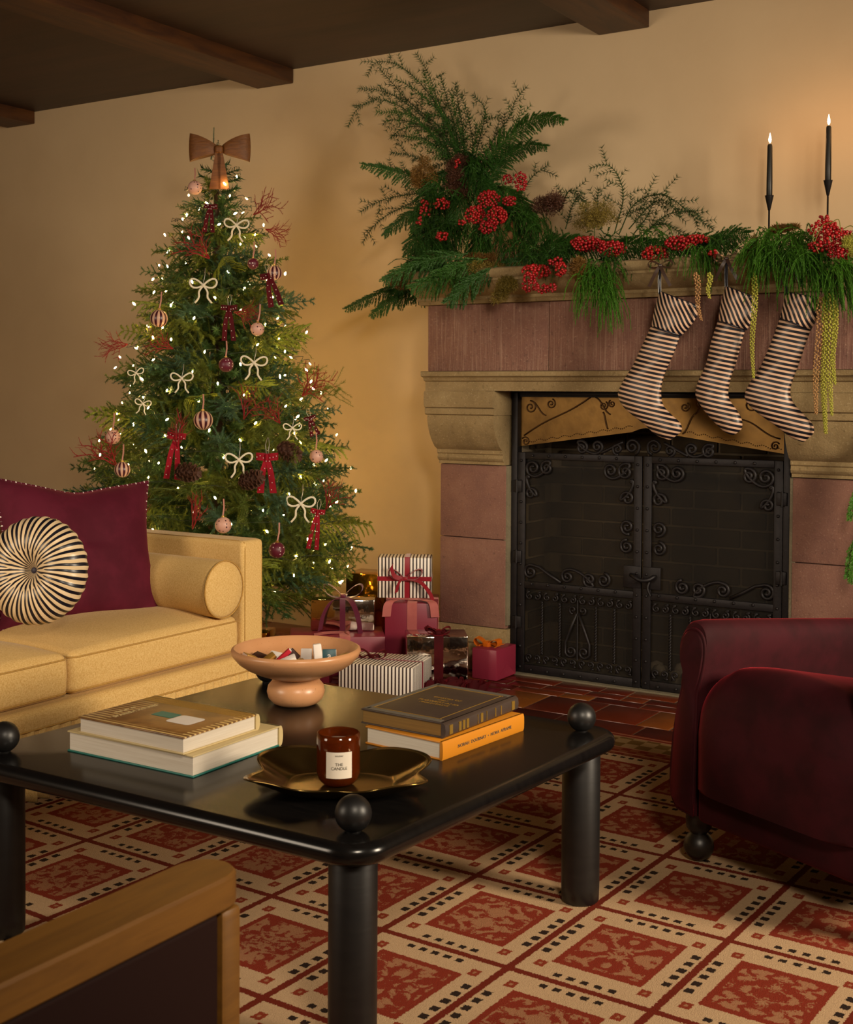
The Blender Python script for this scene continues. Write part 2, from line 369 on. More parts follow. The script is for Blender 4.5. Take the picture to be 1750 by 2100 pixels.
    def sphere(s, c, r_, n=12, sc=(1, 1, 1)):
        m_ = max(4, n//2); prof = [(max(1e-4, math.sin(PI*k/m_)), -math.cos(PI*k/m_)) for k in range(m_+1)]
        V_ = []; F_ = []
        for i in range(n):
            a = 2*PI*i/n
            for (q, z) in prof: V_.append((c[0]+math.cos(a)*q*r_*sc[0], c[1]+math.sin(a)*q*r_*sc[1], c[2]+z*r_*sc[2]))
        M1 = m_+1
        for i in range(n):
            j = (i+1) % n
            for k in range(m_): F_.append((i*M1+k, j*M1+k, j*M1+k+1, i*M1+k+1))
        return s.add(V_, F_)
    def tube(s, pts, rad, n=8, closed=False):
        pts = [Vector(p) for p in pts]; N = len(pts); V_ = []; F_ = []
        rads = rad if isinstance(rad, (list, tuple)) else [rad]*N
        t0 = (pts[1]-pts[0]).normalized(); up = Vector((0, 0, 1)) if abs(t0.z) < .9 else Vector((1, 0, 0)); a = t0.cross(up).normalized()
        for i in range(N):
            if closed: t = (pts[(i+1) % N]-pts[i-1]).normalized()
            else: t = (pts[min(i+1, N-1)]-pts[max(i-1, 0)]).normalized()
            a = (a-t*a.dot(t))
            a = a.normalized() if a.length > 1e-6 else t.orthogonal().normalized()
            b_ = t.cross(a)
            for k in range(n):
                w_ = 2*PI*k/n; V_.append(pts[i]+(a*math.cos(w_)+b_*math.sin(w_))*rads[i])
        for i in range(N if closed else N-1):
            j = (i+1) % N
            for k in range(n):
                l = (k+1) % n; F_.append((i*n+k, i*n+l, j*n+l, j*n+k))
        if not closed: F_.append(tuple(reversed(range(n)))); F_.append(tuple((N-1)*n+k for k in range(n)))
        return s.add(V_, F_)
    def ribbon(s, pts, wd, width, th=.0012):
        """strip along pts, wd = width direction (one or a list)"""
        pts = [Vector(p) for p in pts]; N = len(pts); V_ = []; F_ = []
        wds = [Vector(q).normalized() for q in (wd if isinstance(wd, list) else [wd]*N)]; ws = width if isinstance(width, list) else [width]*N
        for i in range(N):
            t = (pts[min(i+1, N-1)]-pts[max(i-1, 0)]); t = t.normalized() if t.length > 1e-7 else Vector((0, 0, 1)); nn = t.cross(wds[i])
            nn = nn.normalized() if nn.length > 1e-6 else t.orthogonal().normalized()
            for sg, q in ((-1, -1), (1, -1), (1, 1), (-1, 1)): V_.append(pts[i]+wds[i]*(sg*ws[i]/2)+nn*(q*th/2))
        for i in range(N-1):
            for k in range(4):
                l = (k+1) % 4; F_.append((i*4+k, i*4+l, i*4+4+l, i*4+4+k))
        F_.append((3, 2, 1, 0)); F_.append(tuple((N-1)*4+k for k in range(4)))
        return s.add(V_, F_)
    def prism(s, poly, a, b_, axis='x'):
        """closed 2D polygon extruded along axis; poly coords are the other two axes in order"""
        n = len(poly)
        def P(t, p): return {'x': (t, p[0], p[1]), 'y': (p[0], t, p[1]), 'z': (p[0], p[1], t)}[axis]
        V_ = [P(a, p) for p in poly]+[P(b_, p) for p in poly]; F_ = [tuple(range(n)), tuple(reversed(range(n, 2*n)))]
        for i in range(n): j = (i+1) % n; F_.append((i, i+n, j+n, j))
        return s.add(V_, F_)
    def xf(s, Mx, since=0):
        s.v = s.v[:since]+[tuple(Mx @ Vector(p)) for p in s.v[since:]]; return s
def fixn(o):
    bm = bmesh.new(); bm.from_mesh(o.data); bmesh.ops.recalc_face_normals(bm, faces=bm.faces); bm.to_mesh(o.data); bm.free(); return o
def dup(o, parent=None, loc=None, rot=None, sc=None, label=None):
    c = o.copy(); COL.objects.link(c)
    if parent is not None: c.parent = parent
    if loc is not None: c.location = loc
    if rot is not None: c.rotation_euler = rot
    if sc is not None: c.scale = (sc, sc, sc) if not isinstance(sc, (tuple, list)) else sc
    if label: c['label'] = label
    return c
def dup_tree(o, **kw):
    c = dup(o, **kw)
    for ch in list(o.children):
        d = dup(ch, parent=c)
        for g in list(ch.children): dup(g, parent=d)
    return c
def wm(o):
    b_ = Matrix.LocRotScale(o.location, o.rotation_euler, o.scale)
    return wm(o.parent) @ o.matrix_parent_inverse @ b_ if o.parent else b_
def keep(o, parent):              # parent without moving
    o.parent = parent; o.matrix_parent_inverse = wm(parent).inverted(); return o
def hang(g, name, mat, par, **kw):
    return keep(g.obj(name, mat, None, **kw), par)
def inst(name, me, par, loc, rot=(0, 0, 0), sc=1):
    o = bpy.data.objects.new(name, me); COL.objects.link(o); o.location = loc; o.rotation_euler = rot; o.scale = (sc, sc, sc) if not isinstance(sc, tuple) else sc
    return keep(o, par) if par else o
def bez(p, n=12):                 # Catmull-Rom through points
    p = [Vector(q) for q in p]; out = []
    for i in range(len(p)-1):
        a = p[i-1] if i else p[0]*2-p[1]; b_ = p[i]; c = p[i+1]; d = p[i+2] if i+2 < len(p) else p[-1]*2-p[-2]
        for k in range(n):
            t = k/n; out.append(.5*((2*b_)+(c-a)*t+(2*a-5*b_+4*c-d)*t*t+(3*b_-a-3*c+d)*t**3))
    out.append(p[-1]); return out
def text_geo(txt, size, align='CENTER', font_scale_x=1):
    cu_ = bpy.data.curves.new('t', 'FONT'); cu_.body = txt; cu_.size = size; cu_.align_x = align; cu_.align_y = 'CENTER'; cu_.extrude = .0002; cu_.resolution_u = 2
    o = bpy.data.objects.new('t', cu_); COL.objects.link(o); me = bpy.data.meshes.new_from_object(o)
    g = G().add([(p.co.x*font_scale_x, p.co.y, p.co.z) for p in me.vertices], [tuple(f.vertices) for f in me.polygons])
    bpy.data.objects.remove(o); bpy.data.curves.remove(cu_); bpy.data.meshes.remove(me); return g

# ================================================================ SETTING
CEIL = 2.84; YW = 5.2; XL, XR, YF = -7.4, 2.2, -1.6
tag(G().box(XL-.1, XR+.1, YW, YW+.1, -.05, CEIL+.2).obj('wall_back', 'wall'), kind='structure')
tag(G().box(XL-.1, XL, YF, YW, -.05, CEIL+.2).obj('wall_left', 'wall'), kind='structure')
tag(G().box(XR, XR+.1, YF, YW, -.05, CEIL+.2).obj('wall_right', 'wall'), kind='structure')
tag(G().box(XL-.1, XR+.1, YF-.1, YF, -.05, CEIL+.2).obj('wall_front', 'wall'), kind='structure')
ceiling = tag(G().box(XL-.1, XR+.1, YF, YW, CEIL, CEIL+.1).obj('ceiling', 'ceiling_wood'), kind='structure')
for k, xr in enumerate((-6.04, -4.104, -2.167, -.23, 1.7)):
    g = G().bbox(xr-.238, xr, YF, YW-.002, CEIL-.072, CEIL+.02, .006)
    tag(g.obj('trim_%d' % (k+1), 'beam_wood'), kind='structure')
floor = tag(G().box(XL-.1, XR+.1, YF, YW, -.06, -.004).obj('floor', 'grout'), kind='structure')
# terracotta tiles, one by one where the photo shows them
rows = [(4.70, 4.795, .20), (4.62, 4.70, .155), (4.54, 4.62, .21), (4.30, 4.54, .205), (4.10, 4.30, .26), (3.9, 4.1, .24)]
tile_me = {}
cnt = 0
for ri, (y0, y1, wx) in enumerate(rows):
    x = -3.9+(ri*.077) % .2; k = 0
    while x < -.9:
        wv = wx*(1, .62, 1.0, 1.25)[(k+ri) % 4]; k += 1
        g = G().bbox(-wv/2+.004, wv/2-.004, -(y1-y0)/2+.004, (y1-y0)/2-.004, -.012, 0, .003)
        key = (round(wv, 3), round(y1-y0, 3))
        if key not in tile_me: tile_me[key] = g.mesh('tile', 40, [MT['tile']])
        o = bpy.data.objects.new('tile', tile_me[key]); COL.objects.link(o); o.parent = floor; o.location = (x+wv/2, (y0+y1)/2, random.uniform(-.0015, .0005)); cnt += 1
        x += wv
# the rest of the floor, hidden or far to the sides: larger runs of tile
g = G()
for iy in range(20):
    for ix in range(30):
        x0, y0 = -7.4+ix*.32+(iy % 2)*.1, -1.6+iy*.275
        if y0+.27 > 3.9: continue
        g.bbox(x0, x0+.312, y0, y0+.267, -.012, -.0005, .003)
for ix in range(11):
    for iy in range(5): x0 = -7.4+ix*.318; g.bbox(x0, x0+.31, 3.9+iy*.26, 3.9+iy*.26+.252, -.012, -.0005, .003)
for ix in range(9):
    for iy in range(5): x0 = -.65+ix*.318; g.bbox(x0, x0+.31, 3.9+iy*.26, 3.9+iy*.26+.252, -.012, -.0005, .003)
tag(g.obj('distant_tiles', 'tile', floor), kind='stuff')
# rug
RX, RY, RA = -1.241, 2.7029, -.0408
g = G().rbox(.45, -.72, .0045, 2.95, 2.14, .0045, (.01, .01, .0045), 2, 2)
rug = g.obj('rug', 'rug', loc=(RX, RY, 0.0005), rot=(0, 0, RA), label='red and beige wool rug woven in framed squares with rows of black dashes', cat='rug')

# ================================================================ FIREPLACE
fp = empty('fireplace', (-2.03, 4.9, 0), label='large carved stone fireplace with reddish panels and a tan moulded mantel', cat='fireplace')
def fpo(g, name, mat, **kw): return hang(g, name, mat, fp, **kw)
XO, XI = -2.963, -2.635          # left pillar outer / inner
XC = -2.022                      # centre line
def mir(x): return 2*XC-x
for sgn in (0, 1):
    f_ = (lambda x: x) if sgn == 0 else mir
    def bb(x0, x1, y0, y1, z0, z1, b=.004):
        a, c_ = sorted((f_(x0), f_(x1))); return G().bbox(a, c_, y0, y1, z0, z1, b)
    fpo(bb(XO, XI, 4.80, 5.199, .186, .565, .004), 'stone_block', 'red_stone_course')
    fpo(bb(XO, XI, 4.80, 5.199, .568, .885, .004), 'stone_block', 'red_stone_course')
    fpo(bb(XI-.012, XI+.012, 4.803, 5.19, .2, .885, .003), 'stone_edge', 'grey_stone')
    # plinth
    poly = [(5.199, 0), (4.775, 0), (4.775, .10), (4.779, .105), (4.785, .112), (4.779, .12), (4.79, .175), (4.80, .184), (5.199, .184)]
    a, c_ = sorted((f_(XO-.008), f_(XI+.012)))
    fixn(fpo(G().prism(poly, a, c_, 'x'), 'plinth', 'tan_stone'))
    # corbel
    poly = [(5.199, .888), (4.785, .888), (4.785, .90), (4.775, .905), (4.77, .915), (4.775, .93), (4.768, .935)]
    cur = [(4.768, .95)]
    for k in range(1, 9): t = k/8; cur.append((4.762-.078*math.sin(t*PI/2)**.9, .95+.15*t**1.15))
    poly += cur
    a, c_ = sorted((f_(XO+.002), f_(XI)))
    fixn(fpo(G().prism(poly+[(5.199, 1.10)], a, c_, 'x'), 'corbel', 'tan_stone'))
    a, c_ = sorted((f_(XO-.006), f_(XI+.006)))
    fixn(fpo(G().prism([(5.199, 1.101), (4.684, 1.101), (4.678, 1.105), (4.678, 1.128), (4.684, 1.131), (4.672, 1.134), (4.668, 1.145), (4.668, 1.195), (4.674, 1.203), (5.199, 1.203)], a, c_, 'x'), 'corbel_cap', 'tan_stone'))
# lintel mouldings and frieze
fixn(fpo(G().prism([(5.199, 1.204), (4.68, 1.204), (4.678, 1.243), (4.665, 1.247), (4.66, 1.256), (4.655, 1.262), (4.64, 1.266), (4.638, 1.284), (4.645, 1.287), (5.199, 1.287)], XO-.004, mir(XO-.004), 'x'), 'lintel_moulding', 'tan_stone'))
xs = [XO, -2.38, -1.66, mir(XO)]
for a, b_ in zip(xs, xs[1:]): fpo(G().bbox(a, b_-.0015, 4.69, 5.199, 1.288, 1.57, .003), 'frieze_stone', 'red_stone')
fixn(fpo(G().prism([(5.199, 1.571), (4.665, 1.571), (4.66, 1.585), (4.655, 1.588), (4.655, 1.60), (4.64, 1.604), (4.60, 1.622), (4.575, 1.644), (4.568, 1.652), (4.562, 1.655), (4.562, 1.664), (4.552, 1.668), (4.545, 1.68), (4.548, 1.70), (4.556, 1.706), (5.199, 1.706)], XO-.03, mir(XO-.03), 'x'), 'mantel_shelf', 'tan_stone'))
# firebox shell
bx0, bx1, by = XI+.0, mir(XI), 5.17
fpo(G().box(bx0, bx1, by, 5.198, 0, 1.2), 'firebox_back', 'mortar')
fpo(G().box(XI+.013, XI+.03, 4.88, by, 0, 1.2), 'firebox_side', 'mortar'); fpo(G().box(mir(XI)-.03, mir(XI)-.013, 4.88, by, 0, 1.2), 'firebox_side', 'mortar')
fpo(G().box(bx0, bx1, 4.84, by, 1.18, 1.203), 'firebox_roof', 'black_lining'); fpo(G().box(bx0+.01, bx1-.01, 4.80, by, -.003, .004), 'hearth_slab', 'grey_stone')
bm_b = G().bbox(-.098, .098, -.008, .008, -.034, .034, .004).mesh('brick', 40, [MT['brick']])
for iz in range(14):
    for ix in range(6):
        xx = -2.55+ix*.207+(iz % 2)*.1
        if xx > -1.5: continue
        inst('brick', bm_b, fp, (xx, by-.004+random.uniform(-.003, .003), .05+iz*.078))
    for sd, xx in ((0, XI+.034), (1, mir(XI)-.034)):
        inst('brick', bm_b, fp, (xx, 5.05-(iz % 2)*.06, .05+iz*.078), (0, 0, PI/2))
g = G()
for k in range(26): g.sphere((-1.85+random.gauss(0, .09), 5.0+random.uniform(-.05, .06), .03+random.uniform(0, .05)), random.uniform(.025, .05), 8, (1, .8, .8))
tag(g.obj('ash_heap', 'ash', label='pale heap of ash behind the right fire door', cat='ash', sm=180), kind='stuff')

# ---- brass hood panel
hood = empty('hood_panel', (XC, 4.85, 1.0), label='dull brass fireplace hood panel embossed with scrolls, arched lower edge', cat='fire hood')
x0, x1 = -2.605, mir(-2.605); HY = 4.852
poly = [(x0, 1.193), (x1, 1.193), (x1, .968)]
poly += [(XC+.06, 1.04), (XC+.03, 1.052), (XC, 1.058), (XC-.03, 1.052), (XC-.06, 1.04), (x0, .968)]
fixn(hang(G().prism(poly, HY, HY+.01, 'y'), 'panel', 'hood', hood))
def spiral(c, r0, turns, a0, sgn=1, n=14, y=0, r1=.15):
    """flat spiral in the xz plane, from the centre out, ends at angle a0"""
    N = int(n*turns); out = []
    for i in range(N+1):
        t = i/N; a = a0-sgn*2*PI*turns*(1-t); r_ = r0*(r1+(1-r1)*t); out.append(Vector((c[0]+r_*math.cos(a), y, c[1]+r_*math.sin(a))))
    return out
def scroll(g, pts, rad=.004): g.tube(pts, rad, 6)
def scurve(c1, r1, c2, r2, s1=1, s2=-1, y=0, turns=1.4, a1=None, a2=None):
    """two spirals joined by a flowing line"""
    c1 = Vector((c1[0], 0, c1[1])); c2 = Vector((c2[0], 0, c2[1])); d = math.atan2(c2.z-c1.z, c2.x-c1.x)
    A = spiral((c1.x, c1.z), r1, turns, (d+s1*PI/2*.8) if a1 is None else a1, s=0) if False else spiral((c1.x, c1.z), r1, turns, (d+s1*PI*.55) if a1 is None else a1, -s1, y=y)
    B = spiral((c2.x, c2.z), r2, turns, (d+PI-s2*PI*.55*-1) if a2 is None else a2, s2, y=y)
    B.reverse(); mid = []
    p0, p3 = A[-1], B[0]; t0 = (A[-1]-A[-2]).normalized(); t3 = (B[1]-B[0]).normalized(); L = (p3-p0).length*.45
    p1 = p0+t0*L; p2 = p3-t3*L
    for k in range(1, 9): t = k/9; mid.append(p0*(1-t)**3+p1*3*t*(1-t)**2+p2*3*t*t*(1-t)+p3*t**3)
    return A+mid+B
def on(px, py, y): p = at(px, py, 'y', y); return (p.x, p.z)
y_ = HY-.003
reliefs = []
def hs(*a, **k): reliefs.append((a, k))
for c, r_, a0, s_ in (((1088, 835), .028, 1.6, 1), ((1130, 828), .022, 1.2, 1), ((1078, 905), .02, 2.5, 1), ((1238, 832), .02, 1, 1), ((1255, 828), .016, 2, -1), ((1405, 835), .02, 1, 1), ((1440, 828), .02, 2, -1), ((1540, 830), .03, 1.5, 1), ((1590, 915), .018, .5, -1)):
    g = G(); g.tube(spiral(on(c[0], c[1], y_), r_, 1.5, a0, s_, y=y_), .0028, 6); hang(g, 'scroll', 'hood_relief', hood, sm=180)
for a, b_ in (((1075, 893), (1215, 812)), ((1090, 822), (1120, 852)), ((1222, 815), (1252, 850)), ((1237, 845), (1247, 880)), ((1425, 850), (1400, 890)), ((1455, 815), (1425, 850)), ((1520, 860), (1600, 900))):
    p, q = on(*a, y_), on(*b_, y_); pts = [Vector((p[0]+(q[0]-p[0])*t, y_, p[1]+(q[1]-p[1])*t+.006*math.sin(t*PI*2))) for t in np.linspace(0, 1, 9)]
    g = G(); g.tube(pts, .003, 6); hang(g, 'bar', 'hood_relief', hood, sm=180)
g = G()
for sd in (-1, 1):
    for k in range(60):
        t = k/60; xx = XC+sd*(.06+.5*t); zz = 1.063-.078*t; g.sphere((xx, HY-.001, zz+.004*math.sin(k*.9)), .0025, 6)
hang(g, 'stamped_border', 'hood_relief', hood, sm=180)['kind'] = 'stuff'

# ---- wrought-iron fire doors
ys = 4.835
scr = empty('fire_screen', (XC, ys, 0), label='black wrought-iron fire screen frame standing in the fireplace opening', cat='fire screen')
FX0, FX1 = XI+.014, mir(XI)-.014
hang(G().bbox(FX0, FX0+.028, ys-.012, ys+.03, 0, 1.199, .002), 'frame_post', 'iron', scr); hang(G().bbox(FX1-.028, FX1, ys-.012, ys+.03, 0, 1.199, .002), 'frame_post', 'iron', scr)
hang(G().bbox(FX0+.028, FX1-.028, ys+.0, ys+.03, 1.188, 1.199, .002), 'frame_top', 'iron', scr)
riv = G().sphere((0, -.002, 0), .0065, 8, (1, .8, 1)).mesh('rivet', 180, [MT['iron']])
ZT, ZM0, ZM1, ZB = .945, .366, .396, .005
for side in (0, 1):
    dx0, dx1 = (FX0+.03, XC-.004) if side == 0 else (XC+.004, FX1-.03)
    fx = (lambda x: x) if side == 0 else mir
    dr = bpy.data.objects.new('fire_door', None); COL.objects.link(dr); dr.parent = scr; dr.location = (0, 0, 0)
    dr['label'] = ('left', 'right')[side]+' leaf of the iron fire doors, scrolls at its corners'
    def dd(g, name, mat='iron', sm=60):
        return hang(g, name, mat, dr, sm=sm)
    def add(g, x0, x1, z0, z1, y0=ys-.01, y1=ys+.004): return g.bbox(x0, x1, y0, y1, z0, z1, .002)
    g = G(); add(g, dx0, dx0+.034, ZB, ZT); add(g, dx1-.034, dx1, ZB, ZT); add(g, dx0+.034, dx1-.034, ZT-.028, ZT); add(g, dx0+.034, dx1-.034, ZM0, ZM1); add(g, dx0+.034, dx1-.034, ZB, ZB+.036); dd(g, 'door_frame')
    dd(G().box(dx0+.03, dx1-.03, ys+.006, ys+.008, ZB+.03, ZT-.02), 'mesh_screen', 'gauze')
    def rv(x, z):
        inst('rivet', riv, dr, (x, ys-.011, z))
    for xx in (dx0+.017, dx1-.017):
        for k in range(11): rv(xx, .03+k*.088)
    for k in range(6): rv(dx0+.07+k*.077, ZB+.016); rv(dx0+.07+k*.077, ZT-.013); rv(dx0+.07+k*.077, (ZM0+ZM1)/2+.006)
    def sc(name, pts_px=None, pts=None, rad=.0068):
        g = G(); g.tube(pts, rad, 8); dd(g, name, sm=180)
    sy_ = ys-.004
    def S2(c1, r1, c2, r2, s1, s2, t=1.6): sc('scroll', pts=scurve((fx(c1[0]), c1[1]), r1, (fx(c2[0]), c2[1]), r2, s1 if side == 0 else -s1, s2 if side == 0 else -s2, sy_, t))
    def S1(c, r_, a0, s_, t=1.7, ext=None):
        p = spiral(c, r_, t, a0, s_, y=sy_)
        if ext: p = p+[Vector((q[0], sy_, q[1])) for q in ext]
        if side: p = [Vector((mir(q.x), q.y, q.z)) for q in p]
        sc('scroll', pts=p)
    # in left-door coordinates
    lx0, lx1 = FX0+.064, XC-.038
    zt = ZT-.03
    # upper inner corner : two heads and a tail
    S2((lx1-.105, zt-.034), .030, (lx1-.04, zt-.036), .034, -1, -1)
    S2((lx1-.012, zt-.075), .006, (lx1-.030, zt-.145), .030, 1, 1, 1.4)
    # upper outer corner
    S2((lx0+.035, zt-.036), .034, (lx0+.1, zt-.034), .030, -1, -1)
    S2((lx0+.012, zt-.075), .006, (lx0+.026, zt-.145), .026, -1, -1, 1.4)
    # middle pair by the lock
    S1((lx1-.03, .655), .031, -1.2, 1); S1((lx1-.032, .575), .029, 1.5, -1)
    # lower row above the rail
    z0 = ZM1+.033
    S1((lx0+.026, z0+.008), .031, 1.35, -1, 1.7, [(lx0+.07, z0+.03), (lx0+.12, z0), (lx0+.17, ZM1+.006)])
    S2((lx0+.20, z0+.002), .028, (lx0+.30, z0-.003), .030, 1, 1)
    S1((lx0+.365, z0), .030, 1.5, 1)
    # crest scrolls on top of the door
    z1 = ZT+.033
    S1((lx1-.01, z1+.004), .034, -1.2, -1, 1.7); S1((lx1-.075, z1-.008), .024, -1.4, 1, 1.6)
    S2((lx1-.165, z1), .026, (lx1-.235, z1-.006), .028, 1, 1)
    p = [Vector((fx(q[0]), sy_, q[1])) for q in ((lx1-.15, ZT+.006), (lx1-.1, ZT+.03), (lx1-.05, ZT+.055))]; sc('scroll_bar', pts=bez(p, 5))
    # small scroll rows
    nrow = 6; step_ = (lx1-lx0)/nrow
    for k in range(nrow):
        cx_ = lx0+step_*(k+.5)
        for zz, up in ((ZM0-.032, 1), (ZB+.068, -1)):
            for sd in (-1, 1):
                p = spiral((cx_+sd*.0185, zz), .0165, 1.3, PI/2 if up > 0 else -PI/2, sd*up, y=sy_)
                p += [Vector((cx_+sd*.034, sy_, zz+up*.02)), Vector((cx_+sd*.042, sy_, zz+up*.004))][:1]
                if side: p = [Vector((mir(q.x), q.y, q.z)) for q in p]
                g = G(); g.tube(p, .0042, 6); dd(g, 'small_scroll', sm=180)
    # twisted bars and the central lyre
    for k in range(1, nrow):
        if k == 3 and side == 0 or (k == 3 and side == 1): continue
        xx = fx(lx0+step_*k); pts = []
        g = G()
        for st in (0, 1):
            g.tube([Vector((xx+.0032*math.cos(t*60+st*PI), sy_+.0032*math.sin(t*60+st*PI), ZB+.085+t*(ZM0-.05-ZB-.085))) for t in np.linspace(0, 1, 46)], .0034, 5)
        dd(g, 'twisted_bar', sm=180)
    cx_ = lx0+step_*3
    for sd in (-1, 1):
        p = spiral((cx_+sd*.03, ZB+.115), .027, 1.4, -.3 if sd > 0 else PI+.3, sd, y=sy_)
        p += [Vector((cx_+sd*.055, sy_, ZB+.15)), Vector((cx_+sd*.035, sy_, ZB+.20)), Vector((cx_+sd*.004, sy_, ZM0-.085))]
        if side: p = [Vector((mir(q.x), q.y, q.z)) for q in p]
        g = G(); g.tube(p, .0058, 8); dd(g, 'lyre_scroll', sm=180)
        p = spiral((cx_+sd*.022, ZM0-.072), .018, 1.2, -PI/2, -sd, y=sy_)
        if side: p = [Vector((mir(q.x), q.y, q.z)) for q in p]
        g = G(); g.tube(p, .0045, 6); dd(g, 'small_scroll', sm=180)
    dd(G().tube([(fx(cx_), sy_, ZB+.08), (fx(cx_), sy_, ZM0-.03)], .004, 6), 'bar')
    # lock plate, hinges, handle
    g = G(); add(g, *sorted((fx(XC-.004), fx(XC-.08))), .41, .50, ys-.012, ys-.002); dd(g, 'lock_plate')
    for zz in (.22, .50, .80):
        g = G(); add(g, *sorted((fx(FX0+.012), fx(FX0+.052))), zz-.025, zz+.025, ys-.02, ys-.008); g.tube([(fx(FX0+.03), ys-.02, zz-.028), (fx(FX0+.03), ys-.02, zz+.028)], .005, 8); dd(g, 'hinge')
g = G(); g.tube(bez([(XC-.045, ys-.02, .465), (XC-.02, ys-.045, .462), (XC+.01, ys-.05, .45), (XC+.04, ys-.04, .452), (XC+.062, ys-.018, .468)], 5), [.006]+[.009]*19+[.005], 8); hang(g, 'door_latch', 'iron', scr, sm=180)
hang(G().tube(bez([(XC+.035, ys-.014, .44), (XC+.03, ys-.02, .415), (XC+.04, ys-.016, .385)], 4), .005, 6), 'keeper', 'iron', scr)

# ================================================================ SOFA
sofa = empty('sofa', (-3.4, 2.6, 0), label='mustard yellow upholstered sofa with bolster, loose seat cushions and a ruffled skirt', cat='sofa')
SX0, SX1, SY0, SY1 = -3.88, -2.93, 1.45, 3.575     # back, front, near end, far end
L_ = 'mustard_linen'
def welt(pts, name='piping', closed=True, par=None, rad=.0035):
    g = G(); g.tube(pts, rad, 6, closed=closed); return hang(g, name, 'mustard_trim', par or sofa, sm=180)
for (y0, y1) in ((SY1-.115, SY1), (SY0, SY0+.115)):
    hang(G().rbox((SX0+SX1-.02)/2, (y0+y1)/2, .34, (SX1-.02-SX0)/2, .0575, .33, (.018, .02, .018), 4, 4), 'arm', L_, sofa)
    xx = SX1-.022
    for yy in (y0+.012, y1-.012): welt([(xx, yy, .03), (xx, yy, .3), (xx, yy, .64), (xx-.004, yy, .664), (xx-.03, yy, .668), (SX0+.1, yy, .668)], closed=False, rad=.0022)
hang(G().rbox(SX0+.07, (SY0+SY1)/2, .40, .07, (SY1-SY0)/2-.03, .375, (.03, .03, .03), 4, 4), 'back', L_, sofa)
hang(G().rbox((SX0+SX1)/2, (SY0+SY1)/2, .21, (SX1-SX0)/2, (SY1-SY0)/2-.116, .062, (.03, .02, .02), 4, 4), 'seat_rail', L_, sofa)
hang(G().rbox((SX0+SX1)/2, (SY0+SY1)/2, .195, (SX1-SX0)/2-.01, (SY1-SY0)/2-.01, .045, (.02, .02, .015), 3, 4), 'base', L_, sofa)
YS = [SY1-.117, 2.68, 1.9+.15, SY0+.117]
def puff(hx, hy, hz, top, bot=.3):
    def f(x, y, z):
        k = max(0, 1-(x/hx)**4)*max(0, 1-(y/hy)**4); return (x, y, z+(top*k if z > 0 else -bot*top*k))
    return f
for i in range(len(YS)-1):
    y1, y0 = YS[i]-.003, YS[i+1]+.003; hx, hy, hz = .40, (y1-y0)/2, .066
    cx, cy, cz = SX1-.03-hx, (y0+y1)/2, .340
    def fseat(x, y, z, hx=hx, hy=hy):
        k = max(0, 1-abs(x/hx)**3.5)*max(0, 1-abs(y/hy)**3.5); e = 1+.012*(1-abs(z)/.066)
        return (x*e, y, z+(.045*k if z > 0 else -.004*k)+.003*math.sin(x*19+y*11)*k)
    c = hang(G().rbox(cx, cy, cz, hx, hy, hz, (.03, .03, .028), 4, 12, fn=fseat), 'seat_cushion', L_, sofa)
    for dz in (.05, -.052):
        p = []
        for (a, b_) in ((1, -1), (1, 1), (-1, 1), (-1, -1)):
            for k in range(5):
                t = (PI/2)*k/4; q = {(1, -1): -PI/2, (1, 1): 0, (-1, 1): PI/2, (-1, -1): PI}[(a, b_)]+t
                p.append((cx+a*(hx-.03)+.029*math.cos(q), cy+b_*(hy-.03)+.029*math.sin(q), cz+dz))
        welt(p, par=c, rad=.003)
# bolster
g = G(); bl = .85; prof = [(0, -.002), (.05, -.003), (.088, 0), (.098, .006), (.1, .02), (.102, bl/2), (.1, bl-.02), (.098, bl-.006), (.088, bl), (.05, bl+.004), (.001, bl+.005)]
g.lathe(prof, 40, cap=False); g.xf(Matrix.Translation((-3.80, 3.365, .512)) @ Matrix.Rotation(PI/2, 4, 'Y'))
bol = hang(g, 'bolster', L_, sofa, sm=60)
for xx in (-3.80+bl-.004, -3.796): welt([(xx, 3.365+.099*math.cos(a), .512+.099*math.sin(a)) for a in np.linspace(0, 2*PI, 40)[:-1]], par=bol, rad=.0028)
# ruffled skirt
def ruffle(p0, p1, nrm, z1=.213, z0=.012):
    p0, p1, nrm = Vector(p0), Vector(p1), Vector(nrm); L = (p1-p0).length; N = int(L/.006); V_ = []; F_ = []; rows_ = 7; rr = random.Random(3)
    ph = 0; phs = []
    for i in range(N+1): phs.append(ph); ph += .006*2*PI/(.045*rr.uniform(.75, 1.3))
    for i in range(N+1):
        for j in range(rows_):
            t = j/(rows_-1); a = .005+.011*t; o = nrm*(a*math.sin(phs[i])+.006+.008*t); p = p0+(p1-p0)*(i/N)+o; V_.append((p.x, p.y, z1+(z0-z1)*t))
    for i in range(N):
        for j in range(rows_-1): F_.append((i*rows_+j, i*rows_+j+1, (i+1)*rows_+j+1, (i+1)*rows_+j))
    o = hang(G().add(V_, F_), 'skirt', L_, sofa, sm=180); md = o.modifiers.new('t', 'SOLIDIFY'); md.thickness = .003
ruffle((SX1-.004, SY0, 0), (SX1-.004, SY1, 0), (1, 0, 0)); ruffle((SX1, SY1-.004, 0), (SX0, SY1-.004, 0), (0, 1, 0))
welt([(SX1+.004, SY0, .215), (SX1+.004, SY1-.12, .215), (SX1+.004, SY1, .215)], closed=False, rad=.003)
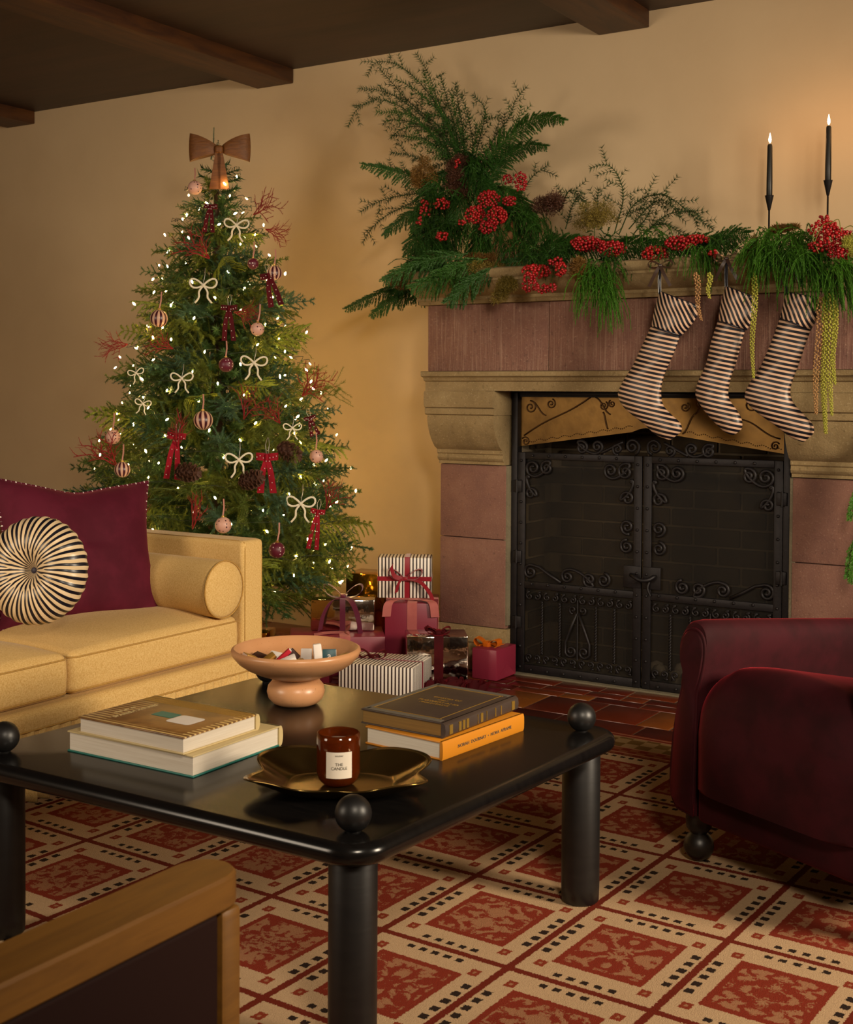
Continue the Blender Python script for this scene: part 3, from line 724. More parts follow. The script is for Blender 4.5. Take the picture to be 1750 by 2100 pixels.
# back cushions
for (yy, hy) in ((3.07, .36), (2.33, .36)):
    def fb(x, y, z, hy=hy): k = max(0, 1-abs(y/hy)**3)*max(0, 1-abs(z/.2)**3); return (x*(1+.35*k), y, z+.012*max(0, 1-abs(y/hy)**2)*(1 if z > 0 else 0))
    hang(G().rbox(-3.69, yy, .60, .065, hy, .20, (.05, .06, .06), 5, 6, fn=fb), 'back_cushion', L_, sofa)

# ---- square velvet pillow with beaded edge
pil = empty('velvet_pillow', (-3.40, 3.02, .405), label='square burgundy velvet pillow with white beaded edge on the sofa', cat='pillow')
def pillow_pt(u, v, s, h=.282):
    pin = 1-.075*(1-abs(v)**2)*abs(u)**1 if True else 1
    x = u*h*1.05*(1-.11*(1-v*v)*abs(u)**2+.05*max(0, -v)*abs(u)**6); z = v*h*.91*(1-.13*(1-u*u)*abs(v)**2)
    d = .085*((1-abs(u)**2.6)*(1-abs(v)**2.6))**.55
    if v > 0: d *= 1-.12*math.exp(-(u*4)**2); 
    z -= .018*math.exp(-(u*3)**2)*max(0, v)**3
    return (x, s*d, z)
N = 36; g = G()
for s in (-1, 1):
    V_ = [pillow_pt(-1+2*i/N, -1+2*j/N, s) for i in range(N+1) for j in range(N+1)]
    F_ = [((i*(N+1)+j), ((i+1)*(N+1)+j), ((i+1)*(N+1)+j+1), (i*(N+1)+j+1)) for i in range(N) for j in range(N)]
    if s > 0: F_ = [tuple(reversed(f)) for f in F_]
    g.add(V_, F_)
MP = Matrix.Translation((-3.34, 3.06, .645)) @ Matrix.Rotation(R(76), 4, 'Z') @ Matrix.Rotation(R(-17), 4, 'X') @ Matrix.Rotation(R(4), 4, 'Y')
g.xf(MP); hang(g, 'cover', 'pillow_velvet', pil, sm=180)
g = G(); edge = []
for k in range(4*34):
    t = (k % 34)/34*2-1; sd = k//34; u, v = ((t, -1), (1, t), (-t, 1), (-1, -t))[sd]; p = MP @ Vector(pillow_pt(u, v, 1)); g.sphere(p, .0048 if k % 2 else .004, 6)
hang(g, 'beaded_edge', 'bead', pil, sm=180)['kind'] = 'stuff'
g = G(); g.tube([MP @ Vector(pillow_pt(*((t, -1), (1, t), (-t, 1), (-1, -t))[sd], 1)) for sd in range(4) for t in np.linspace(-1, .94, 20)], .004, 6, closed=True); hang(g, 'piping', 'pillow_velvet', pil, sm=180)

# ---- round striped pillow
rp = empty('round_pillow', (-3.1, 2.84, .42), label='round pleated pillow in black and cream stripes with a dark centre button', cat='pillow')
prof = []
for k in range(21):
    t = k/20; prof.append((t, ))
g = G(); RR = .167; V_ = []; n = 168; pr_ = []
for k in range(33):
    a = -PI/2+PI*k/32; r_ = RR*(.0+math.cos(a)**.75); zz = .072*math.sin(a)*(abs(math.cos(a))**.25 if abs(math.cos(a)) > 0 else 0)
    dent = math.exp(-(r_/.035)**2)*.03; zz -= math.copysign(min(dent, abs(zz)*.9+.012), math.sin(a)); pr_.append((max(r_, .002), zz+math.copysign(.032*(1-(r_/RR)**4), math.sin(a))*.6))
for i in range(n):
    a = 2*PI*i/n
    for (r_, zz) in pr_:
        pl = 1+.012*math.sin(a*28+r_*25)*(r_/RR); V_.append((math.cos(a)*r_*pl, math.sin(a)*r_*pl, zz*(1+.03*math.sin(a*28+r_*25)*(r_/RR))))
m_ = len(pr_); F_ = [(i*m_+k, ((i+1) % n)*m_+k, ((i+1) % n)*m_+k+1, i*m_+k+1) for i in range(n) for k in range(m_-1)]
g.add(V_, F_); ca = (_R*-.78+Vector((0, 0, 0))); 
rpc = at(76, 1170, 'x', -3.13)
fdir = Vector((.31, -.95, .16)).normalized(); q = fdir.to_track_quat('Z', 'Y')
cov = g.obj('cover', 'round_stripe', None, sm=180); cov.location = rpc; cov.rotation_euler = q.to_euler(); keep(cov, rp)
b_ = G().sphere((0, 0, .012), .0135, 14, (1, 1, .6)).obj('button', 'button', None, sm=180); b_.location = rpc; b_.rotation_euler = q.to_euler(); keep(b_, rp)

# ================================================================ COFFEE TABLE
TZ = .41
tb = empty('coffee_table', (-1.76, 2.28, 0), rz=0, label='black wooden coffee table with round legs ending in balls above the top', cat='coffee table')
TC = {'r': (-1.283, 2.712), 'c': (-1.330, 1.863), 'l': (-2.262, 1.858), 'f': (-2.215, 2.700)}
cx_, cy_ = sum(p[0] for p in TC.values())/4, sum(p[1] for p in TC.values())/4
def table_outline(off, k=14):
    out = []; o_ = [TC['c'], TC['r'], TC['f'], TC['l']]
    for i, p in enumerate(o_):
        a0 = math.atan2(-1, 0)+i*PI/2-.05
        for j in range(k+1): a = a0+(PI/2)*j/k; out.append((p[0]+off*math.cos(a), p[1]+off*math.sin(a)))
    return out
g = G(); layers = []
hh = .042
for k in range(13):
    a = -PI/2+PI*k/12; layers.append((.078-.021+.021*math.cos(a)*1.0, TZ-hh/2+hh/2*math.sin(a)))
n = len(table_outline(1)); V_ = []; F_ = []
for (off, z) in layers: V_ += [(x, y, z) for x, y in table_outline(off)]
for i in range(len(layers)-1):
    for j in range(n): k = (j+1) % n; F_.append((i*n+j, i*n+k, (i+1)*n+k, (i+1)*n+j))
F_.append(tuple(reversed(range(n)))); F_.append(tuple((len(layers)-1)*n+j for j in range(n)))
hang(G().add(V_, F_), 'tabletop', 'table_top_wood', tb, sm=50)
for k, (x, y) in TC.items():
    lg = hang(G().lathe([(.001, .01), (.038, .01), (.0435, .016), (.0445, .05), (.0445, TZ-hh-.001), (.043, TZ-hh+.002)], 40, (x, y, 0)), 'leg', 'black_wood', tb, sm=50)
    hang(G().lathe([(.015, TZ-.002), (.013, TZ+.004), (.014, TZ+.008)], 24, (x, y, 0)).sphere((x, y, TZ+.0325), .0335, 32), 'ball', 'black_wood', tb, sm=180)

# ---- pedestal bowl and matchboxes
bz = TZ; bx_, by_ = at(607, 1443, 'z', TZ).x, at(607, 1443, 'z', TZ).y
bowl = empty('pedestal_bowl', (bx_, by_, bz), label='wide speckled clay pedestal bowl holding matchboxes on the coffee table', cat='bowl')
foot = [(.001, 0), (.045, 0), (.058, .006), (.069, .018), (.073, .033), (.070, .048), (.060, .060), (.050, .0655), (.001, .0655)]
G().lathe(foot, 48).obj('foot', 'clay', bowl, sm=60)
dish = [(.001, .064), (.045, .064), (.058, .068), (.075, .073), (.10, .082), (.125, .094), (.145, .108), (.159, .124), (.1635, .134), (.162, .141), (.156, .144), (.150, .140), (.142, .128), (.128, .115), (.108, .104), (.085, .097), (.06, .094), (.001, .093)]
G().lathe(dish, 56).obj('dish', 'clay', bowl, sm=60)
mb_specs = [('white_card', 685, .0, .03, 80, 'white matchbox standing upright beside the teal one'), ]
def matchbox(dx, dy, dz, size, rot, mat, label, strike=True, letter=False):
    e = empty('matchbox', (bx_+dx, by_+dy, bz+dz), rot=rot, label=label, cat='matchbox', group='matchboxes in the clay bowl')
    a, b2, c = size; G().bbox(-a/2, a/2, -b2/2, b2/2, -c/2, c/2, .001).obj('sleeve', mat, e)
    G().box(-a/2-.0008, a/2+.0008, -b2/2+.0015, b2/2-.0015, -c/2+.0015, c/2-.0015).obj('tray', 'white_card', e)
    if letter:
        t = text_geo('a', .024).xf(Matrix.Translation((0, 0, c/2+.0006))); t.obj('letter', 'white_card', e, sm=0)
    return e
rt = lambda ax, ay, az: (R(ax), R(ay), R(az))
vr = _R.normalized(); vf = Vector((_F.x, _F.y, 0)).normalized()
def off(r_, f_): p = vr*r_+vf*f_; return p.x, p.y
yaw_ = math.degrees(YAW)
for (r_, f_, z, sz, rot, mat, lab, let) in (
    (.055, .0, .127, (.019, .012, .05), rt(0, -6, yaw_+12), 'white_card', 'white matchbox standing on end left of the teal one', False),
    (.083, .012, .119, (.034, .034, .011), rt(76, 0, yaw_+6), 'teal_card', 'teal matchbox printed with a white letter', True),
    (.024, .025, .118, (.026, .034, .011), rt(80, 0, yaw_-4), 'white_card', 'white matchbox leaning left of the upright one', False),
    (-.032, -.012, .122, (.05, .014, .011), rt(10, -42, yaw_), 'red_card', 'bright red matchbox tilted up in the bowl', False),
    (-.022, -.03, .115, (.05, .02, .010), rt(20, -22, yaw_+8), 'white_card', 'white matchbox lying under the red one', False),
    (-.05, .02, .113, (.045, .03, .011), rt(28, 8, yaw_-20), 'white_card', 'white matchbox behind the red one', False),
    (-.072, -.005, .112, (.045, .022, .010), rt(18, -34, yaw_+20), 'gold_card', 'gold matchbox tilted left of the red one', False),
    (-.012, .028, .115, (.03, .012, .028), rt(0, 45, yaw_), 'brown_card', 'dark brown matchbox standing on a corner', False),
    (.005, -.03, .108, (.046, .03, .011), rt(8, -6, yaw_+30), 'gold_card', 'gold matchbox lying flat at the bowl centre', False),
    (-.115, .0, .118, (.036, .024, .010), rt(10, 22, yaw_+40), 'gold_card', 'yellow matchbox at the left end of the heap', False),
    (-.095, .03, .113, (.036, .024, .010), rt(12, 12, yaw_-30), 'brown_card', 'brown matchbox behind the left end of the heap', False),
    (.112, .005, .116, (.046, .02, .010), rt(8, -16, yaw_+12), 'gold_card', 'orange matchbox at the right end of the heap', False)):
    dx, dy = off(r_, f_); matchbox(dx, dy, z, sz, rot, mat, lab, letter=let)

# ---- books
def book(name, corner, ux, uy, th, cov, pages, label, spine='y', spine_side=1, ov=.004, z0=TZ, top=None, rnd=.004):
    """corner = near corner (world xy), ux/uy = edge vectors, spine along uy on the far ux side (side=1) or near"""
    c = Vector((corner[0], corner[1], z0)); ux = Vector((*ux, 0)); uy = Vector((*uy, 0)); W, H = ux.length, uy.length
    e = bpy.data.objects.new(name, None); COL.objects.link(e); ang = math.atan2(ux.y, ux.x); e.location = c; e.rotation_euler = (0, 0, ang); tag(e, label, 'book')
    hand = 1 if ux.cross(uy).z > 0 else -1
    def Y(a, b_): return (min(a*hand, b_*hand), max(a*hand, b_*hand))
    ct = .0035
    y = Y(0, H)
    G().bbox(0, W, *y, 0, ct, .0012).obj('back_cover', cov, e); G().bbox(0, W, *y, th-ct, th, .0012).obj('front_cover', top or cov, e)
    yy = Y(ov, H-ov)
    if spine == 'y':
        a, b_ = (ov, W-.004) if spine_side > 0 else (.004, W-ov)
        G().box(a, b_, *yy, ct, th-ct).obj('pages', pages, e)
        xs_ = W if spine_side > 0 else 0; g = G(); poly = []
        for k in range(9): t = -PI/2+PI*k/8; poly.append((xs_-.003*spine_side+spine_side*(.003+rnd*math.cos(t)), th/2+th/2*math.sin(t)))
        poly += [(xs_-.006*spine_side, th), (xs_-.006*spine_side, 0)]
        fixn(g.prism([(p[0], p[1]) for p in poly], *y, 'y').obj('spine', cov, e))
    else:
        ys2 = Y(ov, H-.004); G().box(ov, W-ov, *ys2, ct, th-ct).obj('pages', pages, e)
        poly = []
        for k in range(9): t = -PI/2+PI*k/8; poly.append(((H-.003+(.003+rnd*math.cos(t)))*hand, th/2+th/2*math.sin(t)))
        poly += [((H-.006)*hand, th), ((H-.006)*hand, 0)]
        g = G().prism(poly, 0, W, 'x'); fixn(g.obj('spine', cov, e))
    return e, W, H, hand
# left stack: near corner, left corner, right corner read off the table plane
def corners(n_, l_, r_, z): a = at(*n_, 'z', z); b_ = at(*l_, 'z', z); c = at(*r_, 'z', z); return (a.x, a.y), (b_.x-a.x, b_.y-a.y), (c.x-a.x, c.y-a.y)
def ortho(u, v):                 # make the two edges square to each other
    u = Vector(u); v = Vector(v); u2 = u.normalized(); v2 = v-u2*v.dot(u2); v2 = v2.normalized()*v.length; return tuple(u), tuple(v2)
c0, ul, ur = corners((396, 1596), (138, 1540), (580, 1530), TZ); ul, ur = ortho(ul, ur)
b1 = book('book', c0, ul, ur, .045, 'cream_cover', 'pages', 'thick cream hardback with a teal underside, under the picture-covered book', 'y2', rnd=.008)
[c for c in b1[0].children if c.name.startswith('back_cover')][0].data.materials[0] = MT['teal_cover']
z2 = TZ+.0455
c0, ul, ur = corners((376, 1549), (160, 1503), (549, 1502), z2); ul, ur = ortho(ul, ur)
b2_ = book('book', c0, ul, ur, .036, 'cream_cover', 'pages', 'large art book with an ornate brown picture cover, top of the left stack', 'y2', z0=z2, top='picture_cover', rnd=.008)
e, W, H, hd = b2_
g = G()
for k in range(7): g.box(.004, W-.004, *sorted((hd*(H-.006-k*.006), hd*(H-.0088-k*.006))), .0361, .0366)
g.obj('gold_bands', 'gilt', e, sm=0)['kind'] = 'stuff'
t = text_geo('THE ART OF', .011); t.xf(Matrix.Translation((W*.86, hd*H*.42, .0364)) @ Matrix.Rotation(-PI/2, 4, 'Z')); t.obj('title', 'cream_cover', e, sm=0)
t = text_geo('SPANISH HOUSES', .017); t.xf(Matrix.Translation((W*.78, hd*H*.45, .0364)) @ Matrix.Rotation(-PI/2, 4, 'Z')); t.obj('title', 'cream_cover', e, sm=0)
G().rbox(W*.30, hd*H*.45, .0365, .035, .03, .0006, (.012, .012, .0006), 3, 2).obj('cover_figure', 'white_card', e)
G().rbox(W*.52, hd*H*.50, .0365, .03, .018, .0006, (.004, .004, .0006), 2, 2).obj('cover_figure', 'teal_cover', e)
# right stack
c0, ul, ur = corners((905, 1560), (735, 1530), (1072, 1498), TZ); ul, ur = ortho(ur, ul)
b3 = book('book', c0, ul, ur, .040, 'ochre_cover', 'pages', 'ochre hardback with a lettered spine, under the old leather book', 'y', spine_side=1, rnd=.003)
bpy.data.objects.remove([c for c in b3[0].children if c.name.startswith('spine')][0])
e, W, H, hd = b3
# spine on the side facing the armchair = along ux at y=0
poly = [(-.002*hd, 0), (-.004*hd, .006), (-.0045*hd, .02), (-.004*hd, .034), (-.002*hd, .040), (.004*hd, .040), (.004*hd, 0)]
fixn(G().prism(poly, 0, W, 'x').obj('spine', 'ochre_cover', e))
t = text_geo('NORAH  DOURNAY  \u2022  NORA  AFRAME', .0105, font_scale_x=1.12); t.xf(Matrix.Translation((W*.5, -.0052*hd, .020)) @ Matrix.Rotation(PI/2, 4, 'X')); t.obj('title', 'label_ink', e, sm=0)
z3 = TZ+.0405
c0, ul, ur = corners((908, 1515), (737, 1484), (1058, 1456), z3); ul, ur = ortho(ur, ul)
b4 = book('book', c0, ul, ur, .034, 'old_leather', 'old_pages', 'worn antique book in dark brown leather with gilt titles, top of right stack', 'y', z0=z3, rnd=.003)
bpy.data.objects.remove([c for c in b4[0].children if c.name.startswith('spine')][0])
e, W, H, hd = b4; th = .034
poly = [(0, 0), (-.006*hd, .005), (-.008*hd, th/2), (-.006*hd, th-.005), (0, th), (.004*hd, th), (.004*hd, 0)]
fixn(G().prism(poly, 0, W, 'x').obj('spine', 'old_leather', e))
G().box(W*.02, W*.98, *sorted((hd*H*.93, hd*H*.985)), th, th+.0006).box(W*.015, W*.07, *sorted((hd*.01, hd*H*.95)), th, th+.0006).box(W*.93, W*.98, *sorted((hd*.01, hd*H*.95)), th, th+.0006).obj('worn_border', 'grey_leather', e, sm=0)
g = G()
for a, b_ in ((.08, .085), (.915, .92)): g.box(W*a, W*b_, *sorted((hd*.02, hd*H*.93)), th, th+.0009)
for a in (.11, .915): g.box(W*.08, W*.92, *sorted((hd*H*a, hd*(H*a+.001))), th, th+.0009)
g.obj('gilt_frame', 'gilt', e, sm=0)
for k, (tx, s_) in enumerate((('CROSSES OF', .012), ('GREAT', .008), ('FLOWERS AND', .014), ('MOUNTAINS', .012))):
    t = text_geo(tx, s_*1.15); t.xf(Matrix.Translation((W*(.60-.06*k), hd*H*.5, th+.0006)) @ Matrix.Rotation(-PI/2, 4, 'Z')); t.obj('title', 'gilt', e, sm=0)
for a, b_ in ((.05, .09), (.17, .20), (.22, .25), (.27, .30), (.42, .425), (.46, .49), (.54, .545), (.66, .67), (.74, .75), (.90, .94)):
    G().box(W*a, W*b_, *sorted((-.0086*hd, -.004*hd)), .007, th-.007).obj('spine_band', 'gilt', e, sm=0)

# ---- metal tray
tp = at(697, 1598, 'z', TZ+.015); tray = empty('metal_tray', (tp.x, tp.y, TZ), rz=YAW+R(-3), label='dark bronze scalloped tray with fluted corners under the amber candle', cat='tray')
def tray_r(a, t):
    ax, ay = .150, .150*.80
    n_ = 3.2; r0 = (abs(math.cos(a)/ax)**n_+abs(math.sin(a)/ay)**n_)**(-1/n_)
    return r0*t
def tray_pt(a, t, dz=0):
    c4 = abs(math.cos(a*2-PI/2+0)) if False else 0
    flute = math.exp(-((math.sin(a*2)**2-.92)/.10)**2)
    rr_ = tray_r(a, t); rim = max(0, (t-.7)/.5); scal = 1+rim*(.10*math.cos(4*a-PI)*.6-.10*math.cos(8*a)*.5)
    z = 0 if t < .7 else .036*(rim**1.1)*(1+.18*math.cos(4*a+PI))
    rr_ *= scal
    return (rr_*math.cos(a), rr_*math.sin(a), z+dz)
n = 144; ts = [0.02, .3, .6, .68, .72, .78, .86, .94, 1.04, 1.12, 1.18]
V_ = []; F_ = []
for i in range(n):
    a = 2*PI*i/n
    for t in ts: V_.append(tray_pt(a, t, .004))
    for t in reversed(ts): V_.append(tray_pt(a, t*1.005, .0008))
m_ = 2*len(ts)
for i in range(n):
    j = (i+1) % n
    for k in range(m_-1): F_.append((i*m_+k, j*m_+k, j*m_+k+1, i*m_+k+1))
fixn(G().add(V_, F_).obj('dish', 'tray', tray, sm=180))
# ---- candle jar
cj = at(694, 1606, 'z', TZ+.006); jar = empty('candle_jar', (cj.x, cj.y, TZ+.0055), rz=YAW+R(6), label='amber glass candle jar with a white label standing in the tray', cat='candle')
prof = [(.001, 0), (.022, .0), (.033, .004), (.040, .012), (.0435, .024), (.0435, .09), (.0425, .103), (.0405, .104), (.0395, .1), (.0395, .03), (.036, .018), (.026, .010), (.001, .008)]
G().lathe(prof, 48).obj('glass', 'amber', jar, sm=60)
G().lathe([(.001, .011), (.026, .0115), (.035, .02), (.0388, .032), (.0388, .083), (.036, .085), (.001, .0845)], 40).obj('wax', 'wax', jar, sm=60)
G().lathe([(.001, .0846), (.018, .0852), (.001, .0856)], 24).tube([(0, 0, .084), (0, 0, .092)], .0009, 6).obj('wick', 'label_ink', jar)
g = G(); V_ = []; F_ = []; K = 12
for i in range(K+1):
    a = -PI/2+(i/K-.5)*1.22
    for z in (.022, .074): V_ += [(.0440*math.cos(a), .0440*math.sin(a), z), (.0436*math.cos(a), .0436*math.sin(a), z)]
for i in range(K): b0 = i*4; F_ += [(b0, b0+4, b0+6, b0+2), (b0+2, b0+6, b0+7, b0+3), (b0+1, b0+3, b0+7, b0+5), (b0, b0+1, b0+5, b0+4)]
g.add(V_, F_).obj('label', 'jar_label', jar, sm=60)
for tx, sz, zz in (('THE', .0085, .050), ('CANDLE', .0085, .042), ('HOLIDAY', .0038, .067)):
    t = text_geo(tx, sz); t.v = [(.0443*math.cos(-PI/2+p[0]/.0443), .0443*math.sin(-PI/2+p[0]/.0443)-p[2]*.5, zz+p[1]) for p in t.v]; t.obj('label_text', 'label_ink', jar, sm=0)

# ================================================================ VELVET ARMCHAIR
ACO = Vector((-1.176, 3.082, 0)); AU = Vector((.9, -.436, 0)).normalized(); AV = Vector((.436, .9, 0)).normalized()
MA = Matrix(((AU.x, AV.x, 0, ACO.x), (AU.y, AV.y, 0, ACO.y), (0, 0, 1, 0), (0, 0, 0, 1)))
ac = empty('armchair', ACO, label='dark burgundy velvet armchair with scrolled arms and black ball feet', cat='armchair'); ac.matrix_basis = MA; ac.location = ACO
ac.rotation_euler = (0, 0, math.atan2(AU.y, AU.x)); ac.location.z = .0098
VEL = 'chair_velvet'; WD = .63
def arm_poly(s=1):
    p = [(.045, .122), (-.012, .128), (-.032, .155), (-.036, .20), (-.030, .30), (-.014, .40), (.000, .47), (.006, .50), (.004, .515), (-.002, .53), (-.003, .56), (.006, .585), (.022, .603), (.045, .61), (.066, .605), (.080, .59), (.086, .565), (.084, .53), (.076, .49), (.066, .44), (.056, .36), (.048, .25), (.045, .17)]
    c = bez([(q[0], 0, q[1]) for q in p[1:]], 3); c = [(q.x, q.z) for q in c]+[(.045, .122)]
    return [(x, z) for x, z in c] if s > 0 else [(WD-x+0, z) for x, z in c]
for s in (1, -1):
    P = arm_poly(s); n = len(P); cxm = sum(p[0] for p in P)/n; czm = sum(p[1] for p in P)/n; V_ = []; F_ = []
    vs_ = [(0.006, .0), (.002, .006), (.0, .010), (.004, .014), (.02, .016), (.72, .016), (.76, .01)]
    # body of the arm
    L = [(-.004, -.016), (-.002, -.006), (.006, -.001), (.03, 0), (.15, 0), (.3, 0), (.5, 0), (.72, 0)]
    for (v, d) in L:
        for (x, z) in P:
            dx, dz = x-cxm, z-czm; q = math.hypot(dx, dz); V_.append((x+dx/q*d, v, (z+dz/q*d)+(.012-.085*max(0, v-.05))*(1 if z > .35 else .3)))
    for i in range(len(L)-1):
        for j in range(n): k = (j+1) % n; F_.append((i*n+j, i*n+k, (i+1)*n+k, (i+1)*n+j))
    F_.append(tuple(range(n))); F_.append(tuple(reversed([(len(L)-1)*n+j for j in range(n)])))
    fixn(G().add(V_, F_).obj('arm', VEL, ac, sm=45))
    # front facing panel with welt
    V_ = []; F_ = []
    for (v, d) in ((-.003, -.011), (-.010, -.012), (-.014, -.018)):
        for (x, z) in P:
            dx, dz = x-cxm, z-czm; q = math.hypot(dx, dz); V_.append((x+dx/q*d, v, z+dz/q*d))
    for i in range(2):
        for j in range(n): k = (j+1) % n; F_.append((i*n+j, i*n+k, (i+1)*n+k, (i+1)*n+j))
    F_.append(tuple(2*n+j for j in range(n)))
    fixn(G().add(V_, F_).obj('arm_front', VEL, ac, sm=60))
    pts = [(x+(x-cxm)/math.hypot(x-cxm, z-czm)*-.009, -.006, z+(z-czm)/math.hypot(x-cxm, z-czm)*-.009) for x, z in P]
    G().tube(pts, .004, 6, closed=True).obj('piping', VEL, ac, sm=180)
    # gathered pleats at the scroll
    for k in range(7):
        a = R(35+k*20); c_ = Vector(((.042 if s > 0 else WD-.042), 0, .565)); d = Vector((math.cos(a)*s if s < 0 else math.cos(a), 0, math.sin(a)))
        p0 = c_+Vector((d.x*.037, .0, d.z*.037)); p1 = c_+Vector((d.x*.0445, .05, d.z*.0445)); pm = c_+Vector((d.x*.0455, .02, d.z*.0455))
        G().tube([p0, pm, p1], [.006, .005, .001], 6).obj('pleat', VEL, ac, sm=180)
def fcush(x, y, z):
    k = max(0, 1-abs(x/.19)**3)*max(0, 1-abs(y/.32)**3); return (x, y, z+(.022*k if z > .02 else 0)+.0)
HX, HY_, HZ, RZ = .28, .335, .165, .13
SC = G().rbox(0, 0, 0, HX, HY_, HZ, (RZ, .10, RZ), 8, 8); out = []
for (x, y, z) in SC.v:
    if z < -(HZ-RZ):             # keep the lower sides straight
        sn = min(1, (-z-(HZ-RZ))/RZ); cs = max(.25, math.sqrt(1-sn*sn))
        if abs(x) > HX-RZ: x = math.copysign(min(HX, (HX-RZ)+(abs(x)-(HX-RZ))/cs), x)
        if y < -(HY_-.10): y = -min(HY_, (HY_-.10)+(-y-(HY_-.10))/cs)
    zz = z+.345 if z > 0 else max(.208, z+.345)
    if z > .04: zz += .03*max(0, 1-(x/.2)**2)-.20*max(0, y+.26)*min(1, (z-.04)/.08)
    y -= .02*(1 if z < 0 else max(0, 1-z/.15)); out.append((x+WD/2, y+.31, zz))
SC.v = out
SC.obj('seat_cushion', VEL, ac, sm=180)
lw = G().rbox(WD/2, .29, .245, .257, .30, .065, (.03, .03, .03), 5, 4); lw.obj('seat_front', VEL, ac, sm=180)
G().rbox(WD/2, .31, .165, .257, .318, .045, (.02, .015, .015), 3, 3).obj('rail', VEL, ac, sm=60)
bk = G().rbox(WD/2, .70, .50, .305, .07, .38, (.06, .06, .1), 6, 6); bk.v = [(p[0], p[1]+(p[2]-.12)*.16, p[2]) for p in bk.v]; bk.obj('back', VEL, ac, sm=180)
for (x, y) in ((.015, .045), (WD-.015, .045), (.04, .66), (WD-.04, .66)):
    G().sphere((x, y, .0385), .0385, 28).lathe([(.018, .068), (.024, .076), (.032, .085), (.034, .105), (.033, .125)], 28, (x, y, 0)).obj('foot', 'dark_leg_wood', ac, sm=60)

# ================================================================ FOREGROUND OAK CHAIR
oc = empty('oak_armchair', (-.75, .85, 0), label='oak framed armchair with dark leather side panel in the near left corner', cat='armchair')
Za = .605
OX0, OX1 = -1.118, -1.034
def arm_rail(x0, x1, nm='arm_rail'):
    # flat rail with a rounded front end, running back towards the camera side
    out = []; w_ = (x1-x0)/2; cx2 = (x0+x1)/2
    for k in range(17): a = PI*k/16; out.append((cx2+w_*math.cos(a), 1.177+.05*math.sin(a)**.8))
    out += [(x0, .30), (x1, .30)]
    g = G(); n = len(out); V_ = []; F_ = []
    cs = [(.004, Za-.042), (0, Za-.038), (0, Za-.004), (.0035, Za)]
    cx3, cy3 = cx2, .75
    for (ins, z) in cs:
        for (x, y) in out: V_.append((cx3+(x-cx3)*(1-ins/w_), cy3+(y-cy3)*(1-ins/.5), z))
    for i in range(len(cs)-1):
        for j in range(n): k = (j+1) % n; F_.append((i*n+j, i*n+k, (i+1)*n+k, (i+1)*n+j))
    F_.append(tuple(reversed(range(n)))); F_.append(tuple((len(cs)-1)*n+j for j in range(n)))
    fixn(hang(G().add(V_, F_), nm, 'oak', oc, sm=40))
    hang(G().bbox(x0+.004, x1-.002, 1.178, 1.215, 0.0098, Za-.042, .008), 'front_post', 'oak', oc)
    hang(G().bbox(x0+.004, x1-.002, .305, .345, 0.0098, Za-.042, .008), 'rear_post', 'oak', oc)
    hang(G().bbox(x0+.004, x1-.002, .345, 1.178, .12, .155, .004), 'lower_rail', 'oak', oc)
    hang(G().rbox((x0+x1)/2, .762, (.155+Za-.042)/2, .036, .416, (Za-.042-.155)/2, (.008, .008, .008), 3, 3), 'side_panel', 'brown_leather', oc)
arm_rail(OX0, OX1); arm_rail(-.275, -.19)
hang(G().bbox(OX1, -.275, 1.10, 1.14, .15, .20, .004).bbox(OX1, -.275, .33, .37, .15, .20, .004), 'cross_rail', 'oak', oc)
hang(G().rbox(-.655, .78, .30, .375, .40, .08, (.05, .05, .05), 5, 4), 'seat_cushion', 'brown_leather', oc, sm=180)
bk = G().rbox(-.655, .36, .50, .37, .05, .20, (.04, .04, .05), 5, 4); hang(bk, 'back_cushion', 'brown_leather', oc, sm=180)

# ================================================================ FOLIAGE KIT
def unit(a): return a/np.maximum(np.linalg.norm(a, axis=1, keepdims=True), 1e-9)
def needles(base, dirs, length, width, seed=0):
    """thin triangular needles: base Nx3, dirs Nx3 -> verts, faces"""
    r_ = np.random.default_rng(seed); N = len(base); d = unit(dirs); s = unit(np.cross(d, r_.normal(size=(N, 3))))
    L = np.asarray(length).reshape(-1, 1)*np.ones((N, 1)); W = width/2
    V_ = np.stack([base-s*W, base+s*W, base+d*L], 1).reshape(-1, 3); F_ = np.arange(3*N).reshape(-1, 3); return V_, F_
def along(pts, n):
    """n points evenly along a polyline, with tangents"""
    p = np.array([tuple(q) for q in pts], float); seg = np.linalg.norm(np.diff(p, axis=0), axis=1); c = np.concatenate([[0], np.cumsum(seg)])
    t = np.linspace(0, c[-1], n); i = np.clip(np.searchsorted(c, t, 'right')-1, 0, len(seg)-1); f = ((t-c[i])/np.maximum(seg[i], 1e-9))[:, None]
    return p[i]*(1-f)+p[i+1]*f, unit(p[i+1]-p[i]), c[-1]
def twig(g, pts, dens, nl, nw, spread, seed, flat=None, stem=.0012, taper=.5):
    """stem with needles all around (or in a plane if flat = normal)"""
    _, _, L = along(pts, 4); n = max(6, int(L*dens)); P, T, _ = along(pts, n); r_ = np.random.default_rng(seed)
    q = r_.normal(size=(n, 3)); q -= T*(q*T).sum(1, keepdims=True); q = unit(q)
    if flat is not None: s = unit(np.cross(T, np.array(flat)[None, :])); q = unit(s*np.where(np.arange(n) % 2, 1, -1)[:, None]+q*.25)
    ln = nl*(1-(1-taper)*np.linspace(0, 1, n)**2)*r_.uniform(.8, 1.15, n); V_, F_ = needles(P, T*spread+q, ln, nw, seed); g.arr(V_, F_)
    if stem: g.tube(pts, [stem*(1-.6*i/(len(pts)-1)) for i in range(len(pts))], 3)
